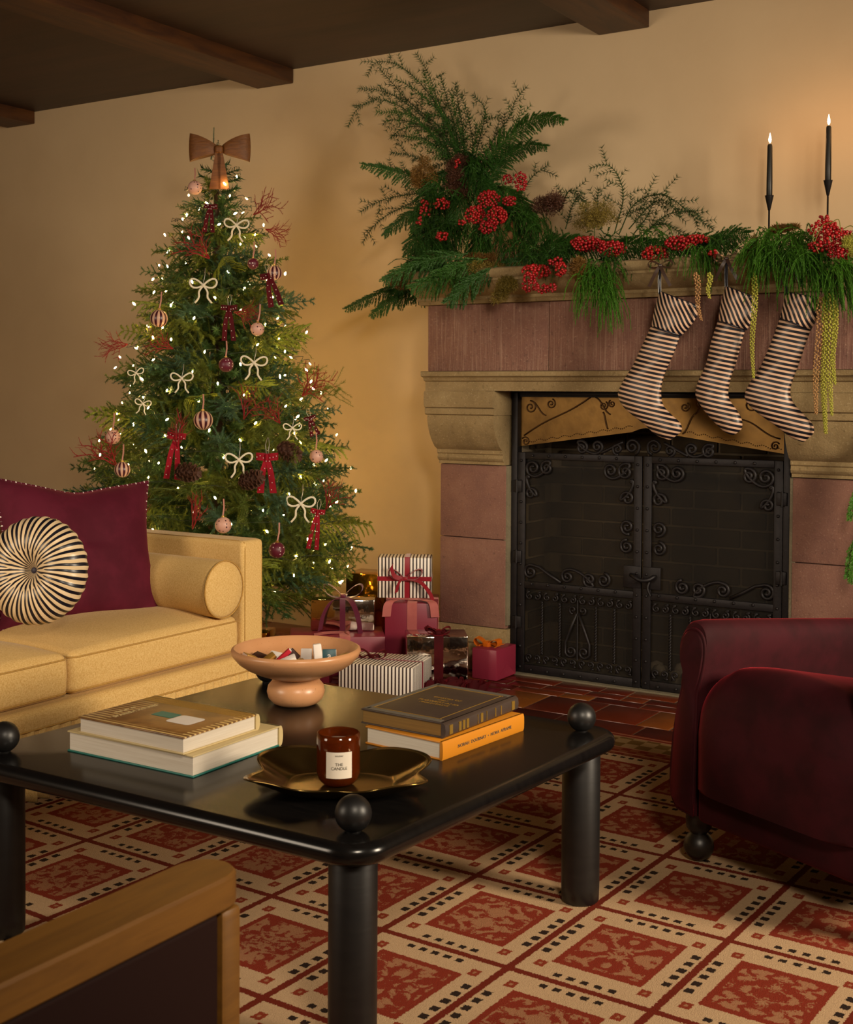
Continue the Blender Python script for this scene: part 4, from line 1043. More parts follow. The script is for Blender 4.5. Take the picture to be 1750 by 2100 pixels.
def curve3(p0, d, L, droop, n=6, side=0, rr=None):
    p = Vector(p0); d = Vector(d).normalized(); out = [p.copy()]
    for i in range(n): d = (d+Vector((0, 0, -droop/n))+(Vector((rr.gauss(0, 1), rr.gauss(0, 1), rr.gauss(0, 1)))*side if rr else Vector())).normalized(); p = p+d*(L/n); out.append(p.copy())
    return out
def bough_mesh(kind, seed):
    """a bough along +x, about 1 unit = 1 m, length .42"""
    rr = random.Random(seed); g = G(); L = .42
    main = curve3((0, 0, 0), (1, 0, .10), L, .25, 8, .03, rr); g.tube(main, [.004*(1-.7*i/8) for i in range(9)], 4)
    P, T, _ = along(main, 15)
    if kind == 'fir':
        for i in range(3, 15):
            t = i/14
            for sd in (-1, 1):
                a = R(rr.uniform(30, 62)); tw = (.045+.13*math.sin(PI*min(1, t*1.15+.05))*rr.uniform(.6, 1.1))*(1 if t < .9 else .6)
                d = Vector(T[i])*math.cos(a)+Vector((0, sd, rr.uniform(-.9, .8)))*math.sin(a); tp_ = curve3(P[i], d, tw, rr.uniform(-.2, .6), 4, .06, rr)
                twig(g, tp_, 950, .0145, .0034, .85, seed*100+i*2+sd, stem=.0022, taper=.75)
                if i % 2: tp_ = curve3(P[i], Vector(T[i])*.6+Vector((0, sd*.3, rr.choice((-1, 1))*.7)), tw*.6, .2, 3, .06, rr); twig(g, tp_, 900, .014, .0034, .85, seed*100+i*2+sd+50, stem=.002, taper=.75)
        twig(g, main[3:], 1000, .0145, .0034, .85, seed, stem=0)
    elif kind == 'cedar':
        for i in range(2, 15):
            t = i/14
            for sd in (-1, 1):
                a = R(rr.uniform(35, 55)); tw = .06+.10*math.sin(PI*min(1, t+.1)); d = Vector(T[i])*math.cos(a)+Vector((0, sd, -.2))*math.sin(a)
                tp_ = curve3(P[i], d, tw, .9, 5, .03, rr); twig(g, tp_, 480, .017, .0042, 1.5, seed*100+i*2+sd, flat=(0, 0, 1), stem=.0018, taper=.5)
        twig(g, main[2:], 300, .018, .0028, 1.4, seed, flat=(0, 0, 1), stem=0)
    elif kind == 'ming':
        for i in range(2, 15):
            for sd in (-1, 1):
                if rr.random() < .25: continue
                a = R(rr.uniform(35, 65)); tw = rr.uniform(.06, .13); d = Vector(T[i])*math.cos(a)+Vector((0, sd, rr.uniform(-.5, .5)))*math.sin(a)
                tp_ = curve3(P[i], d, tw, .2, 4, .08, rr); twig(g, tp_, 560, .018, .0024, .6, seed*100+i*2+sd, stem=.0012, taper=.8)
        twig(g, main[4:], 560, .018, .0024, .6, seed, stem=0)
    return g.mesh('bough_'+kind, 0)
PROTO = {}
for kind in ('fir', 'cedar', 'ming'):
    PROTO[kind] = [bough_mesh(kind, s) for s in range(4 if kind == 'fir' else 3)]
_mc = {}
def with_mat(me, mat):
    k = (me.name, mat)
    if k not in _mc: c = me.copy(); c.materials.clear(); c.materials.append(MT[mat]); _mc[k] = c
    return _mc[k]
def frame_to(p0, d, roll=0, sc=1):
    d = Vector(d).normalized(); q = d.to_track_quat('X', 'Z'); return Matrix.Translation(p0) @ q.to_matrix().to_4x4() @ Matrix.Rotation(roll, 4, 'X') @ Matrix.Scale(sc, 4)
def place(name, me, par, Mx):
    o = bpy.data.objects.new(name, me); COL.objects.link(o); o.matrix_basis = Mx
    return keep(o, par) if par else o

# ================================================================ CHRISTMAS TREE
TX, TY, TTOP = -3.93, 4.42, 2.30
YS_ = .80
def tr(z):                        # radius of the crown at height z
    return float(np.interp(z, [.15, .3, .5, .75, 1.0, 1.2, 1.41, 1.63, 1.85, 2.07, 2.2, 2.33], [.46, .64, .75, .70, .62, .56, .485, .40, .30, .20, .12, .04]))
tree = empty('christmas_tree', (TX, TY, 0), label='tall fir Christmas tree covered in lights, behind the mustard sofa', cat='tree')
hang(G().tube([(TX, TY, .02), (TX, TY, 1.2), (TX, TY, 2.3)], [.045, .03, .008], 10), 'trunk', 'bark', tree)
hang(G().lathe([(.001, 0), (.21, 0), (.215, .02), (.20, .10), (.19, .12), (.06, .13), (.001, .13)], 40, (TX, TY, 0)), 'stand', 'bark', tree)
NB = 292; ga = 2.39996; zs = []
for i in range(NB):
    t = (i+.5)/NB; zs.append(2.22-(2.22-.30)*t**.62)
for i, z in enumerate(zs):
    a = i*ga+random.uniform(-.2, .2); R_ = tr(z)*random.uniform(.86, 1.08); ysc = YS_
    tip = Vector((TX+R_*math.cos(a), TY+R_*math.sin(a)*ysc, z+random.uniform(-.02, .02)))
    Lb = min(R_*1.05, .44*random.uniform(.8, 1.1)); Lb = max(Lb, .20); up = .25+.9*max(0, (z-1.9)/.4)-.05
    d = Vector((math.cos(a), math.sin(a)*ysc, up*.5)).normalized(); p0 = tip-d*Lb
    if i % 9 == 4 and z < 2.0: me, mt = PROTO['cedar'][i % 3], 'cedar_yellow'
    elif i % 13 == 6 and z < 1.9: me, mt = PROTO['ming'][i % 3], 'fir_olive'
    else: me, mt = PROTO['fir'][i % 4], ('fir_green', 'fir_blue', 'fir_olive', 'fir_olive')[int(i*7.3) % 4]
    place('branch', with_mat(me, mt), tree, frame_to(p0, d+Vector((0, 0, random.uniform(-.15, .25))), random.uniform(-1.4, 1.4), Lb/.42*1.0))
# inner filling so that no daylight shows through the crown
g = G(); rr = random.Random(5)
for i in range(430):
    z = 2.24-1.95*((i+.5)/430)**.7; a = i*ga+1; R_ = tr(z)*rr.uniform(.35, .80); p0 = Vector((TX, TY, z-.02)); d = Vector((math.cos(a)*R_, math.sin(a)*R_*YS_, .03))
    pts = [p0+d*t for t in (.25, .5, .75, 1)]; twig(g, pts, 420, .032, .008, .7, i+900, stem=.004, taper=.9)
hang(g, 'inner_foliage', 'fir_green', tree, sm=0)['kind'] = 'stuff'
place('top_twig', with_mat(PROTO['fir'][1], 'fir_blue'), tree, frame_to((TX, TY, 2.20), (.03, 0, 1), .4, .30))
top = G(); twig(top, [(TX-.006, TY-.03, 2.24), (TX, TY-.02, 2.30), (TX+.002, TY-.02, 2.385)], 1500, .013, .002, .8, 77, stem=.003); hang(top, 'leader', 'fir_blue', tree, sm=0)

def tree_hit(px, py, out=.015, k=1.0):
    d = ray(px, py).normalized(); best = None; bd = 9
    for i in range(900):
        t = 4.6+i*.004; p = CAMP+d*t; rr_ = max(.05, tr(p.z)*k); q = math.hypot((p.x-TX)/rr_, (p.y-TY)/(rr_*YS_))
        if q < 1: return p-d*out
        if q < bd: bd = q; best = p.copy()
    return best
# ---- fairy lights
ls = empty('light_string', (TX, TY, .3), label='string of warm white fairy lights wound through the Christmas tree', cat='lights')
bme = G().lathe([(.0005, -.012), (.0028, -.009), (.0044, -.003), (.0046, .001), (.003, .006), (.0005, .010)], 8).mesh('bulb', 180, [MT['bulb']])
wp = []
for i in range(285):
    t = (i+.5)/285; z = 2.20-(2.20-.32)*t**.66; a = i*ga*1.0+.8; k = random.uniform(.62, 1.0); R_ = tr(z)*k
    p = Vector((TX+R_*math.cos(a), TY+R_*math.sin(a)*YS_, z)); inst('bulb', bme, ls, p, (random.uniform(-1, 1), random.uniform(-1, 1), 0), random.uniform(.62, .9)); 
g = G()
for j in range(26):
    pts = []
    for k in range(24):
        t = j/26+k/23/26; z = 2.2-1.85*t; a = t*26*2*PI*.5; R_ = tr(z)*(.86+.05*math.sin(k*1.7)); pts.append((TX+R_*math.cos(a), TY+R_*math.sin(a)*YS_, z+.01*math.sin(k*2.1)))
    g.tube(pts, .0014, 4)
hang(g, 'wire', 'wire', ls, sm=180)

# ---- bows
def loop_pts(w_, h, sgn, n=16, tip=(0, 0)):
    """teardrop loop in the xz plane"""
    out = []
    for k in range(n+1):
        a = 2*PI*k/n; x = sgn*w_*(1-math.cos(a))/2; z = h*math.sin(a)*(math.sin(a/2))**1.0; out.append(Vector((x, 0, z*1.0)))
    return out
def cord_bow(name, c, wpx, label, rot=0, mat='white_chenille', group='white looped cord bows on the tree'):
    s = wpx/450/2; e = empty(name, c, rz=YAW+rot*.3, label=label, cat='bow', group=group)
    g = G(); 
    for sg in (-1, 1):
        L = [(p.x, 0, p.z*1.0+abs(p.x)*.22) for p in loop_pts(s, s*.42, sg)]; g.tube(L, s*.075, 6)
    g.sphere((0, -.002, 0), s*.13, 8); g.obj('loops', mat, e, sm=180)
    for sg in (-1, 1): G().tube(bez([(0, 0, 0), (sg*s*.30, 0, -s*.45), (sg*s*.33, 0, -s*.9), (sg*s*.62, 0, -s*1.3)], 5), s*.075, 6).obj('tail', mat, e, sm=180)
    G().tube([(0, 0, s*.1), (s*.1, .01, s*.8), (s*.05, .03, s*1.3)], .0012, 5).obj('hanging_cord', 'silver_cord', e, sm=180)
    e.rotation_euler = (0, R(rot), YAW); return e
for (px, py, w_, ro, lab) in (
    (485, 462, 48, 4, 'white looped cord bow highest on the tree, just below the straw bow'), (417, 585, 52, 0, 'white looped cord bow above the striped ball, left of the tree centre'),
    (279, 765, 31, -12, 'small white cord bow at the left edge, upper of two close together'), (373, 776, 42, 0, 'white looped cord bow above the burgundy and cream striped ball'),
    (521, 744, 50, 2, 'white looped cord bow right of the burgundy dotted ball in mid tree'), (293, 828, 31, 10, 'small white cord bow at the left edge, lower of two close together'),
    (600, 878, 34, 0, 'small pale cord bow near the right edge of the mid tree'), (490, 943, 50, -2, 'white looped cord bow between the two dotted red velvet bows'),
    (617, 1033, 54, 2, 'lowest and largest white cord bow, right of the sofa arm')):
    cord_bow('cord_bow', tree_hit(px, py, .035), w_, lab, ro)
def velvet_bow(px, py, w_, h, lab, mat='dark_red_velvet', skew=0, loops=True):
    c = tree_hit(px, py, .04); s = w_/450; e = empty('velvet_bow', c, rz=YAW, label=lab, cat='bow', group='dotted velvet ribbon bows on the tree'); e.rotation_euler = (0, R(skew), YAW); hh_ = h/450
    for sg in (-1, 1):
        L = [(p.x, p.y, p.z) for p in loop_pts(s*.5, s*.10, sg, 12)]; G().ribbon([Vector((q[0], q[2]*1.2, q[0]*sg*.1)) for q in L], (0, 0, 1), s*.34, .003).obj('loop', mat, e, sm=60)
        tl = bez([(0, 0, 0), (sg*s*.18, -.012, -hh_*.4), (sg*s*.30, -.004, -hh_)], 5); G().ribbon(tl, (1, .15, 0), [s*.22+s*.10*i/(len(tl)-1) for i in range(len(tl))], .003).obj('tail', mat, e, sm=60)
    G().rbox(0, -.008, 0, s*.08, .009, s*.18, (.008, .008, .008), 2, 1).obj('knot', mat, e, sm=180)
    g = G(); rr = random.Random(int(px))
    for sg in (-1, 1):
        for k in range(5): t = (k+.5)/5; g.sphere((sg*s*(.05+.24*t)+rr.uniform(-.3, .3)*s*.2, -.013-.01*math.sin(t*3), -hh_*t), .0022, 6)
        for k in range(3): g.sphere((sg*s*(.15+.15*k), -.016, rr.uniform(-.3, .3)*s*.3), .0022, 6)
    g.obj('beads', 'bead', e, sm=180)['kind'] = 'stuff'
    for sg in (-1, 1): G().tube([(sg*.003, 0, s*.1), (sg*.008, .01, s*.6), (sg*.002, .03, s*.9)], .001, 5).obj('hanging_cord', 'silver_cord', e, sm=180)
for q in ((470, 632, 30, 62, 'dark red dotted velvet bow in the upper middle of the tree', 'dark_red_velvet', 0), (552, 566, 34, 60, 'dark velvet bow at the right edge beside a pale ball', 'dark_red_velvet', -14),
          (362, 895, 34, 80, 'red dotted velvet bow left of centre above the green cedar sprig', 'bright_red_velvet', 6), (548, 938, 40, 66, 'red dotted velvet bow hanging right of the lower white bow', 'bright_red_velvet', 0),
          (652, 1050, 26, 70, 'folded red dotted velvet bow low at the right edge', 'bright_red_velvet', 8), (636, 858, 22, 34, 'small dark red velvet bow near the right edge at mid height', 'dark_red_velvet', -18),
          (432, 424, 26, 50, 'dark dotted velvet bow close under the straw tree topper', 'dark_red_velvet', 4)): velvet_bow(*q)
def bauble(px, py, r_, mat, lab, cord='pink_cord', grp=None, cl=.07, tilt=0):
    c = tree_hit(px, py, .05); s = r_/450*1.0; e = empty('bauble', c, label=lab, cat='bauble', group=grp); e.rotation_euler = (R(tilt), R(tilt*.5), YAW)
    G().sphere((0, 0, 0), s, 28).obj('ball', mat, e, sm=180); G().lathe([(.001, s*.95), (s*.2, s*.96), (s*.2, s*1.14), (.001, s*1.16)], 12).obj('cap', 'gilt', e)
    G().ribbon([(0, 0, s*1.1), (.004, .008, s*1.1+cl*.5), (0, .03, s*1.1+cl)], (1, 0, 0), .006, .001).obj('hanging_ribbon', cord, e, sm=60)
for q in ((326, 653, 17, 'ball_stripe', 'burgundy and pink striped glass bauble, upper left of the tree', 'pink_cord', 'striped baubles'), (417, 862, 18, 'ball_stripe', 'burgundy and pink striped bauble in the middle of the tree', 'pink_cord', 'striped baubles'),
          (251, 963, 15, 'ball_stripe', 'burgundy and pink striped bauble low on the left edge', 'pink_cord', 'striped baubles'), (563, 560, 15, 'ball_stripe', 'pale striped bauble on the upper right edge beside a dark bow', 'pink_cord', 'striped baubles'),
          (400, 385, 14, 'pink_dots', 'pink dotted bauble at the top left below the straw bow', 'pink_cord', 'pink dotted baubles'), (528, 675, 13, 'pink_dots', 'pink dotted bauble in the upper right half of the tree', 'pink_cord', 'pink dotted baubles'),
          (458, 1077, 15, 'pink_dots', 'pink dotted bauble hanging just above the sofa arm', 'pink_cord', 'pink dotted baubles'), (649, 936, 13, 'pink_dots', 'pink dotted bauble on the right edge of the tree', 'pink_cord', 'pink dotted baubles'),
          (232, 896, 14, 'pink_dots', 'pink dotted bauble on the left edge of the tree', 'pink_cord', 'pink dotted baubles'),
          (464, 748, 14, 'burgundy_dots', 'burgundy bauble with white dots near the tree centre', 'pink_cord', 'burgundy dotted baubles'), (568, 1128, 15, 'burgundy_dots', 'burgundy bauble with white dots right of the sofa arm', 'pink_cord', 'burgundy dotted baubles'),
          (519, 541, 11, 'burgundy_dots', 'small burgundy dotted bauble on the upper right of the tree', 'pink_cord', 'burgundy dotted baubles')):
    bauble(q[0], q[1], q[2], q[3], q[4], q[5], q[6], tilt=random.uniform(-12, 12))
# ---- red coral twigs
def coral_mesh(seed, feather=False):
    rr = random.Random(seed); g = G()
    def br(p, d, L, r_, lv):
        pts = curve3(p, d, L, -.1, 4, .12, rr); g.tube(pts, [r_*(1-.15*i) for i in range(5)], 4)
        if feather and lv == 2:
            P, T, _ = along(pts, int(L/.004)+3)
            V_, F_ = needles(P, T+np.where(np.arange(len(P)) % 2, 1, -1)[:, None]*np.array([[0, .4, .9]]), .007, .003, seed); g.arr(V_, F_)
        if lv < 2:
            for k in range(4 if lv == 0 else 3): q = pts[1+k % 4 if lv == 0 else 1+k]; sd = (-1) ** k; br(q, (d+Vector((0, rr.uniform(-.5, .5), sd*rr.uniform(.5, .9)))).normalized(), L*rr.uniform(.5, .75), r_*.7, lv+1)
    for k in range(3): br(Vector((0, 0, 0)), Vector((1, rr.uniform(-.3, .3), (k-1)*.45)).normalized(), .10, .0032, 0)
    return g.mesh('coral', 180, [MT['coral_red']])
cm = [coral_mesh(s, s % 2) for s in range(4)]
for (px, py, ang, sc_, k, lab) in ((430, 530, 140, 1.1, 0, 'bright red coral twig pushed into the upper left of the tree'), (520, 440, 25, .9, 1, 'red feathery coral twig sticking out at the upper right'),
    (545, 470, -15, .8, 0, 'red coral twig beside the highest white cord bow'), (262, 706, 195, .8, 1, 'dark red twig sticking out at the left edge above a small bow'), (620, 812, 40, 1.0, 1, 'red feathery twig sticking out at the right edge'),
    (500, 860, 70, 1.0, 2, 'red coral twig right of the striped centre bauble'), (575, 868, 130, .9, 0, 'red coral twig left of the pale small bow'), (240, 955, 130, 1.2, 0, 'red coral twig above the sofa at the left edge'),
    (395, 1085, 80, 1.0, 2, 'red twig above the sofa arm beside the velvet pillow'), (365, 925, 95, 1.1, 2, 'red twig behind the left dotted velvet bow'), (668, 1045, 60, .9, 2, 'dark red twig at the lower right edge of the tree'),
    (300, 1065, 120, .7, 2, 'small red twig behind the top corner of the velvet pillow'), (480, 640, -20, .8, 2, 'dark red twig behind the upper velvet bow'), (355, 715, 160, .8, 0, 'dark red twig in the left half below the striped bauble')):
    p = tree_hit(px, py, .02); a = R(ang); d = _R*math.cos(a)+Vector((0, 0, math.sin(a)))-vf*.35
    o = place('coral_twig', cm[k], None, frame_to(p, d, random.uniform(-.3, .3), sc_)); tag(o, lab, 'twig', 'red coral twigs in the tree')
# ---- pine cones
def cone_mesh():
    g = G().lathe([(.001, -.035), (.012, -.03), (.018, -.01), (.014, .02), (.002, .04)], 12)
    for i in range(60):
        t = i/60; z = -.032+.07*t; r_ = .020*math.sin(PI*(.15+.8*t))+.002; a = i*ga; d = Vector((math.cos(a), math.sin(a), .5)).normalized(); s = Vector((-math.sin(a), math.cos(a), 0))
        p = Vector((math.cos(a)*r_*.7, math.sin(a)*r_*.7, z)); tip = p+d*.014; n_ = Vector((0, 0, .002)); k = g.n
        g.add([p-s*.004, p+s*.004, tip+s*.006, tip-s*.006, tip+n_*1.5], [(0, 1, 2, 3), (3, 2, 4), (0, 3, 4), (1, 4, 2)])
    return g.mesh('pinecone', 0, [MT['pinecone']])
pc = cone_mesh()
for (px, py, lab) in ((382, 968, 'brown pine cone left of the tree centre under the red bow'), (512, 985, 'brown pine cone between the lower white bow and the red bow'), (590, 925, 'dark brown pine cone right of the red dotted bow')):
    o = place('pine_cone', pc, None, Matrix.Translation(tree_hit(px, py, .03)) @ Matrix.Rotation(R(random.uniform(40, 130)), 4, 'Y') @ Matrix.Scale(1.5, 4)); tag(o, lab, 'pine cone', 'pine cones in the tree')
# ---- straw bow tree topper
sp = at(451, 308, 'y', 4.36); tt = empty('straw_bow', sp, label='large woven golden straw bow tree topper', cat='bow'); tt.rotation_euler = (0, 0, YAW)
s = 62/452
for sg in (-1, 1):
    V_ = []; F_ = []; nI, nJ = 12, 10
    for side in (0, 1):
        for i in range(nI+1):
            t = i/nI; x = sg*s*(.06+.94*t); hh_ = s*(.10+.36*t**.8)
            for j in range(nJ+1):
                v = -1+2*j/nJ; bulge = .028*math.sin(PI*min(1, t*1.0))**.6*(1-v*v*.2)+.004; V_.append((x-(sg*s*.03*(v*v) if t > .95 else 0), (-bulge if side == 0 else bulge), v*hh_+s*(.02+.07*math.sin(t*2.2))))
    M1 = (nI+1)*(nJ+1)
    for sd in (0, 1):
        for i in range(nI):
            for j in range(nJ):
                a = sd*M1+i*(nJ+1)+j; F_.append((a, a+nJ+1, a+nJ+2, a+1))
    for i in range(nI):
        for j in (0, nJ): a = i*(nJ+1)+j; F_.append((a, a+nJ+1, M1+a+nJ+1, M1+a))
    for j in range(nJ): a = nI*(nJ+1)+j; F_.append((a, a+1, M1+a+1, M1+a))
    fixn(G().add(V_, F_).obj('loop', 'straw', tt, sm=60))
    tl = [Vector((sg*s*(.02+.13*t), -.022+.01*t, -s*1.28*t)) for t in np.linspace(0, 1, 9)]; fixn(G().ribbon(tl, (1, 0, 0), [s*(.16+.20*t) for t in np.linspace(0, 1, 9)], .004).obj('tail', 'straw', tt, sm=60))
G().rbox(0, -.012, 0, s*.13, .022, s*.13, (.012, .012, .012), 3, 2).obj('knot', 'straw', tt, sm=180)

# ================================================================ GIFTS
def gift(name, cx, cy, z0, w_, d, h, ang, mat, label, bev=.004):
    """cx,cy = middle of the front face at its base, ang = direction of the front edge"""
    e = empty(name, (cx, cy, z0), rz=R(ang), label=label, cat='gift'); g = G().bbox(-w_/2, w_/2, 0, d, 0, h, bev); g.obj('wrapped_box', mat, e)
    g = G(); g.ribbon([(-w_/2-.0008, d*.3, h*.5), (-w_/2-.0008, d*.5, .01)], (0, 1, 0), .002, .0006)
    g = G(); g.prism([(-w_/2+0, 0), (0, h*.34), (w_/2, 0)], 0, .001, 'y'); 
    return e
def flap(e, w_, d, h, mat):
    """folded paper triangle on the side faces"""
    g = G().prism([(0.004, .004), (d-.004, .004), (d/2, h*.45)], w_/2, w_/2+.0012, 'x'); fixn(g.obj('paper_fold', mat, e, sm=0))
def bandv(e, x, w_, d, h, rw, mat, name='ribbon'):   # band over the top running front to back
    g = G().ribbon([(x, -.001, .001), (x, -.0015, h*.5), (x, -.0015, h-.002), (x, .0, h+.0015), (x, d*.5, h+.0015), (x, d, h+.0015), (x, d+.001, .001)], (1, 0, 0), rw, .0014); return g.obj(name, mat, e, sm=30)
def bandh(e, z, w_, d, rw, mat):                     # band around the sides at height z
    g = G().ribbon([(-w_/2-.001, d, z), (-w_/2-.0012, 0, z), (-w_/2, -.0016, z), (w_/2, -.0016, z), (w_/2+.0012, 0, z), (w_/2+.001, d, z)], (0, 0, 1), rw, .0014); return g.obj('ribbon', mat, e, sm=30)
def bandt(e, y, w_, h, rw, mat):                     # band over the top running side to side
    g = G().ribbon([(-w_/2-.0012, y, .001), (-w_/2-.0012, y, h), (-w_/2, y, h+.0018), (w_/2, y, h+.0018), (w_/2+.0012, y, h), (w_/2+.0012, y, .001)], (0, 1, 0), rw, .0014); return g.obj('ribbon', mat, e, sm=30)
def gbow(e, c, s, rw, mat, tails=((1, -1, -.6), (-1, -1, -.3)), up=.35, face=0):
    """ribbon bow: two loops and tails; c in gift coordinates"""
    c = Vector(c)
    for sg in (-1, 1):
        L = []
        for k in range(15):
            a = 2*PI*k/14; L.append(c+Vector((sg*s*(1-math.cos(a))/2, face*s*.2*math.sin(a/2), s*.36*math.sin(a)*math.sin(a/2)+s*up*(1-math.cos(a))/2)))
        G().ribbon(L, (.15*sg, 1, .1), rw, .0016).obj('bow_loop', mat, e, sm=60)
    for (dx, dy, dz) in tails:
        T = bez([c, c+Vector((dx*s*.5, dy*s*.35, max(dz*s*.2, -.1)+.01)), c+Vector((dx*s*.85, dy*s*.6, dz*s*.6)), c+Vector((dx*s, dy*s*.62, dz*s*1.2))], 6); n_ = len(T)
        G().ribbon(T, Vector((.6, .6, .25)), [rw*(.6+.4*min(1, i/4)) for i in range(n_)], .0016).obj('bow_tail', mat, e, sm=60)
    G().rbox(c.x, c.y, c.z+.003, rw*.5, rw*.55, rw*.42, (rw*.3, rw*.3, rw*.3), 3, 1).obj('bow_knot', mat, e, sm=180)
# tall burgundy box beside the pillar
B2 = gift('gift_box', -2.985, 4.60, 0, .225, .26, .292, 30, 'burgundy_paper', 'tall burgundy gift box with pink velvet ribbon, carrying the striped box'); bandv(B2, .005, .225, .26, .292, .042, 'pink_velvet'); bandt(B2, .13, .225, .292, .042, 'pink_velvet')
for (dx, dy, w0) in ((.10, -.01, 1), (-.1, -.02, 1)):
    T = bez([(0, .06, .297), (dx*.6, .03, .302), (dx*.95, -.008, .292), (dx*1.05, -.012, .235)], 6); G().ribbon(T, (.9, .3, 0), .038, .0016).obj('bow_tail', 'pink_velvet', B2, sm=60)
B1 = gift('gift_box', -3.075, 4.685, .2945, .235, .13, .178, 30, 'striped_paper', 'black and white striped gift box with red satin bow, top of the pile'); bandv(B1, .012, .235, .13, .178, .022, 'red_satin'); bandh(B1, .085, .235, .13, .020, 'red_satin')
gbow(B1, (.005, -.014, .085), .075, .020, 'red_satin', ((1.7, -.6, -1.25), (-.5, -.6, -.6)), up=.45)
T = bez([(.005, -.016, .085), (-.04, -.03, .10), (-.055, -.04, .14), (-.05, -.045, .15)], 5); G().ribbon(T, (.5, .2, .8), .02, .0016).obj('bow_tail', 'red_satin', B1, sm=60)
# wide burgundy box with the silver box on it
B4 = gift('gift_box', -3.185, 4.345, 0, .40, .24, .165, 38, 'burgundy_paper', 'wide burgundy gift box with pink ribbon, under the silver foil box'); bandv(B4, .03, .40, .24, .165, .045, 'pink_velvet')
for dx in (-.13, .02): G().ribbon(bez([(.03, .10, .1668), (.03+dx*.5, .07, .172), (.03+dx, .05, .1675)], 5), (0, 1, .1), .034, .0016).obj('bow_tail', 'pink_velvet', B4, sm=60)
B3 = gift('gift_box', -3.245, 4.46, .1675, .275, .15, .135, 32, 'silver', 'shiny silver foil gift box with plum satin bow, on the wide burgundy box', .006); 
gbow(B3, (.0, .03, .142), .085, .026, 'plum_satin', ((.95, -1.4, -1.5), (-1.1, -1.4, -1.3)), up=.5)
bandv(B3, 0, .275, .15, .135, .024, 'plum_satin')
# low burgundy box at the sofa end, gold lid edge and orange ribbon
B5 = gift('gift_box', -3.27, 4.10, 0, .36, .12, .115, 30, 'burgundy_paper', 'low burgundy gift box with gold foil top and orange ribbon, beside the sofa arm')
hang(G(), 'x', 'gold', B5) if False else G().bbox(-.181, .181, -.001, .121, .112, .119, .002).obj('gold_top', 'gold', B5); bandv(B5, -.02, .36, .12, .119, .032, 'orange_velvet'); gbow(B5, (-.02, .03, .128), .045, .026, 'orange_velvet', ((.8, -.3, -.1), (-.9, .3, -.1)), up=.4)
B9 = gift('gift_box', -3.60, 4.20, 0, .24, .15, .165, 24, 'gold', 'gold foil gift box behind the low burgundy one, under the tree', .006)
B10 = gift('gift_box', -3.375, 4.83, 0, .22, .16, .36, 10, 'gold', 'tall gold foil gift box at the wall behind the striped box', .006)
# striped box in front
B6 = gift('gift_box', -2.835, 4.115, 0, .31, .24, .128, 14, 'striped_paper', 'low white gift box with dark stripes, in front of the pile'); bandt(B6, .12, .31, .128, .012, 'red_satin')
gbow(B6, (-.06, .12, .134), .06, .018, 'dark_red_velvet', ((.5, .3, -.05), (-.6, -.3, -.05)), up=.3)
# silver box with velvet ribbon
B7 = gift('gift_box', -2.735, 4.415, 0, .252, .16, .205, 36, 'silver', 'silver foil gift box with wide dark red velvet ribbon, standing on the tiles', .006); bandv(B7, .005, .252, .16, .205, .038, 'dark_red_velvet')
gbow(B7, (.005, .03, .212), .05, .026, 'dark_red_velvet', ((.7, .3, .1), (-1.0, .1, .5)), up=.35)
g = G(); rr = random.Random(4); pts = []
for k in range(90):
    t = k/89; pts.append(Vector((-2.80+.28*t+.02*math.sin(k*.9), 4.27+.17*t+.035*math.sin(k*.55)+.01*math.sin(k*1.7), .012+.014*abs(math.sin(k*.75))+.012*math.sin(PI*t))))
g.ribbon(bez(pts, 2), [Vector((.3*math.sin(i*.2), .5, .9+.2*math.cos(i*.31))) for i in range(len(bez(pts, 2)))], .034, .002)
o = g.obj('ribbon_pile', 'dark_red_velvet', None, sm=60, label='crumpled dark red velvet ribbon piled on the tiles at the silver box', cat='ribbon')
B8 = gift('gift_box', -2.640, 4.632, 0, .118, .17, .128, 0, 'burgundy_paper', 'small burgundy gift box with orange bow, next to the fire screen'); flap(B8, .118, .17, .128, 'burgundy_paper')
gbow(B8, (-.02, .06, .134), .06, .034, 'orange_velvet', ((1.0, .3, .05), (-.6, -.2, -.5)), up=.25)

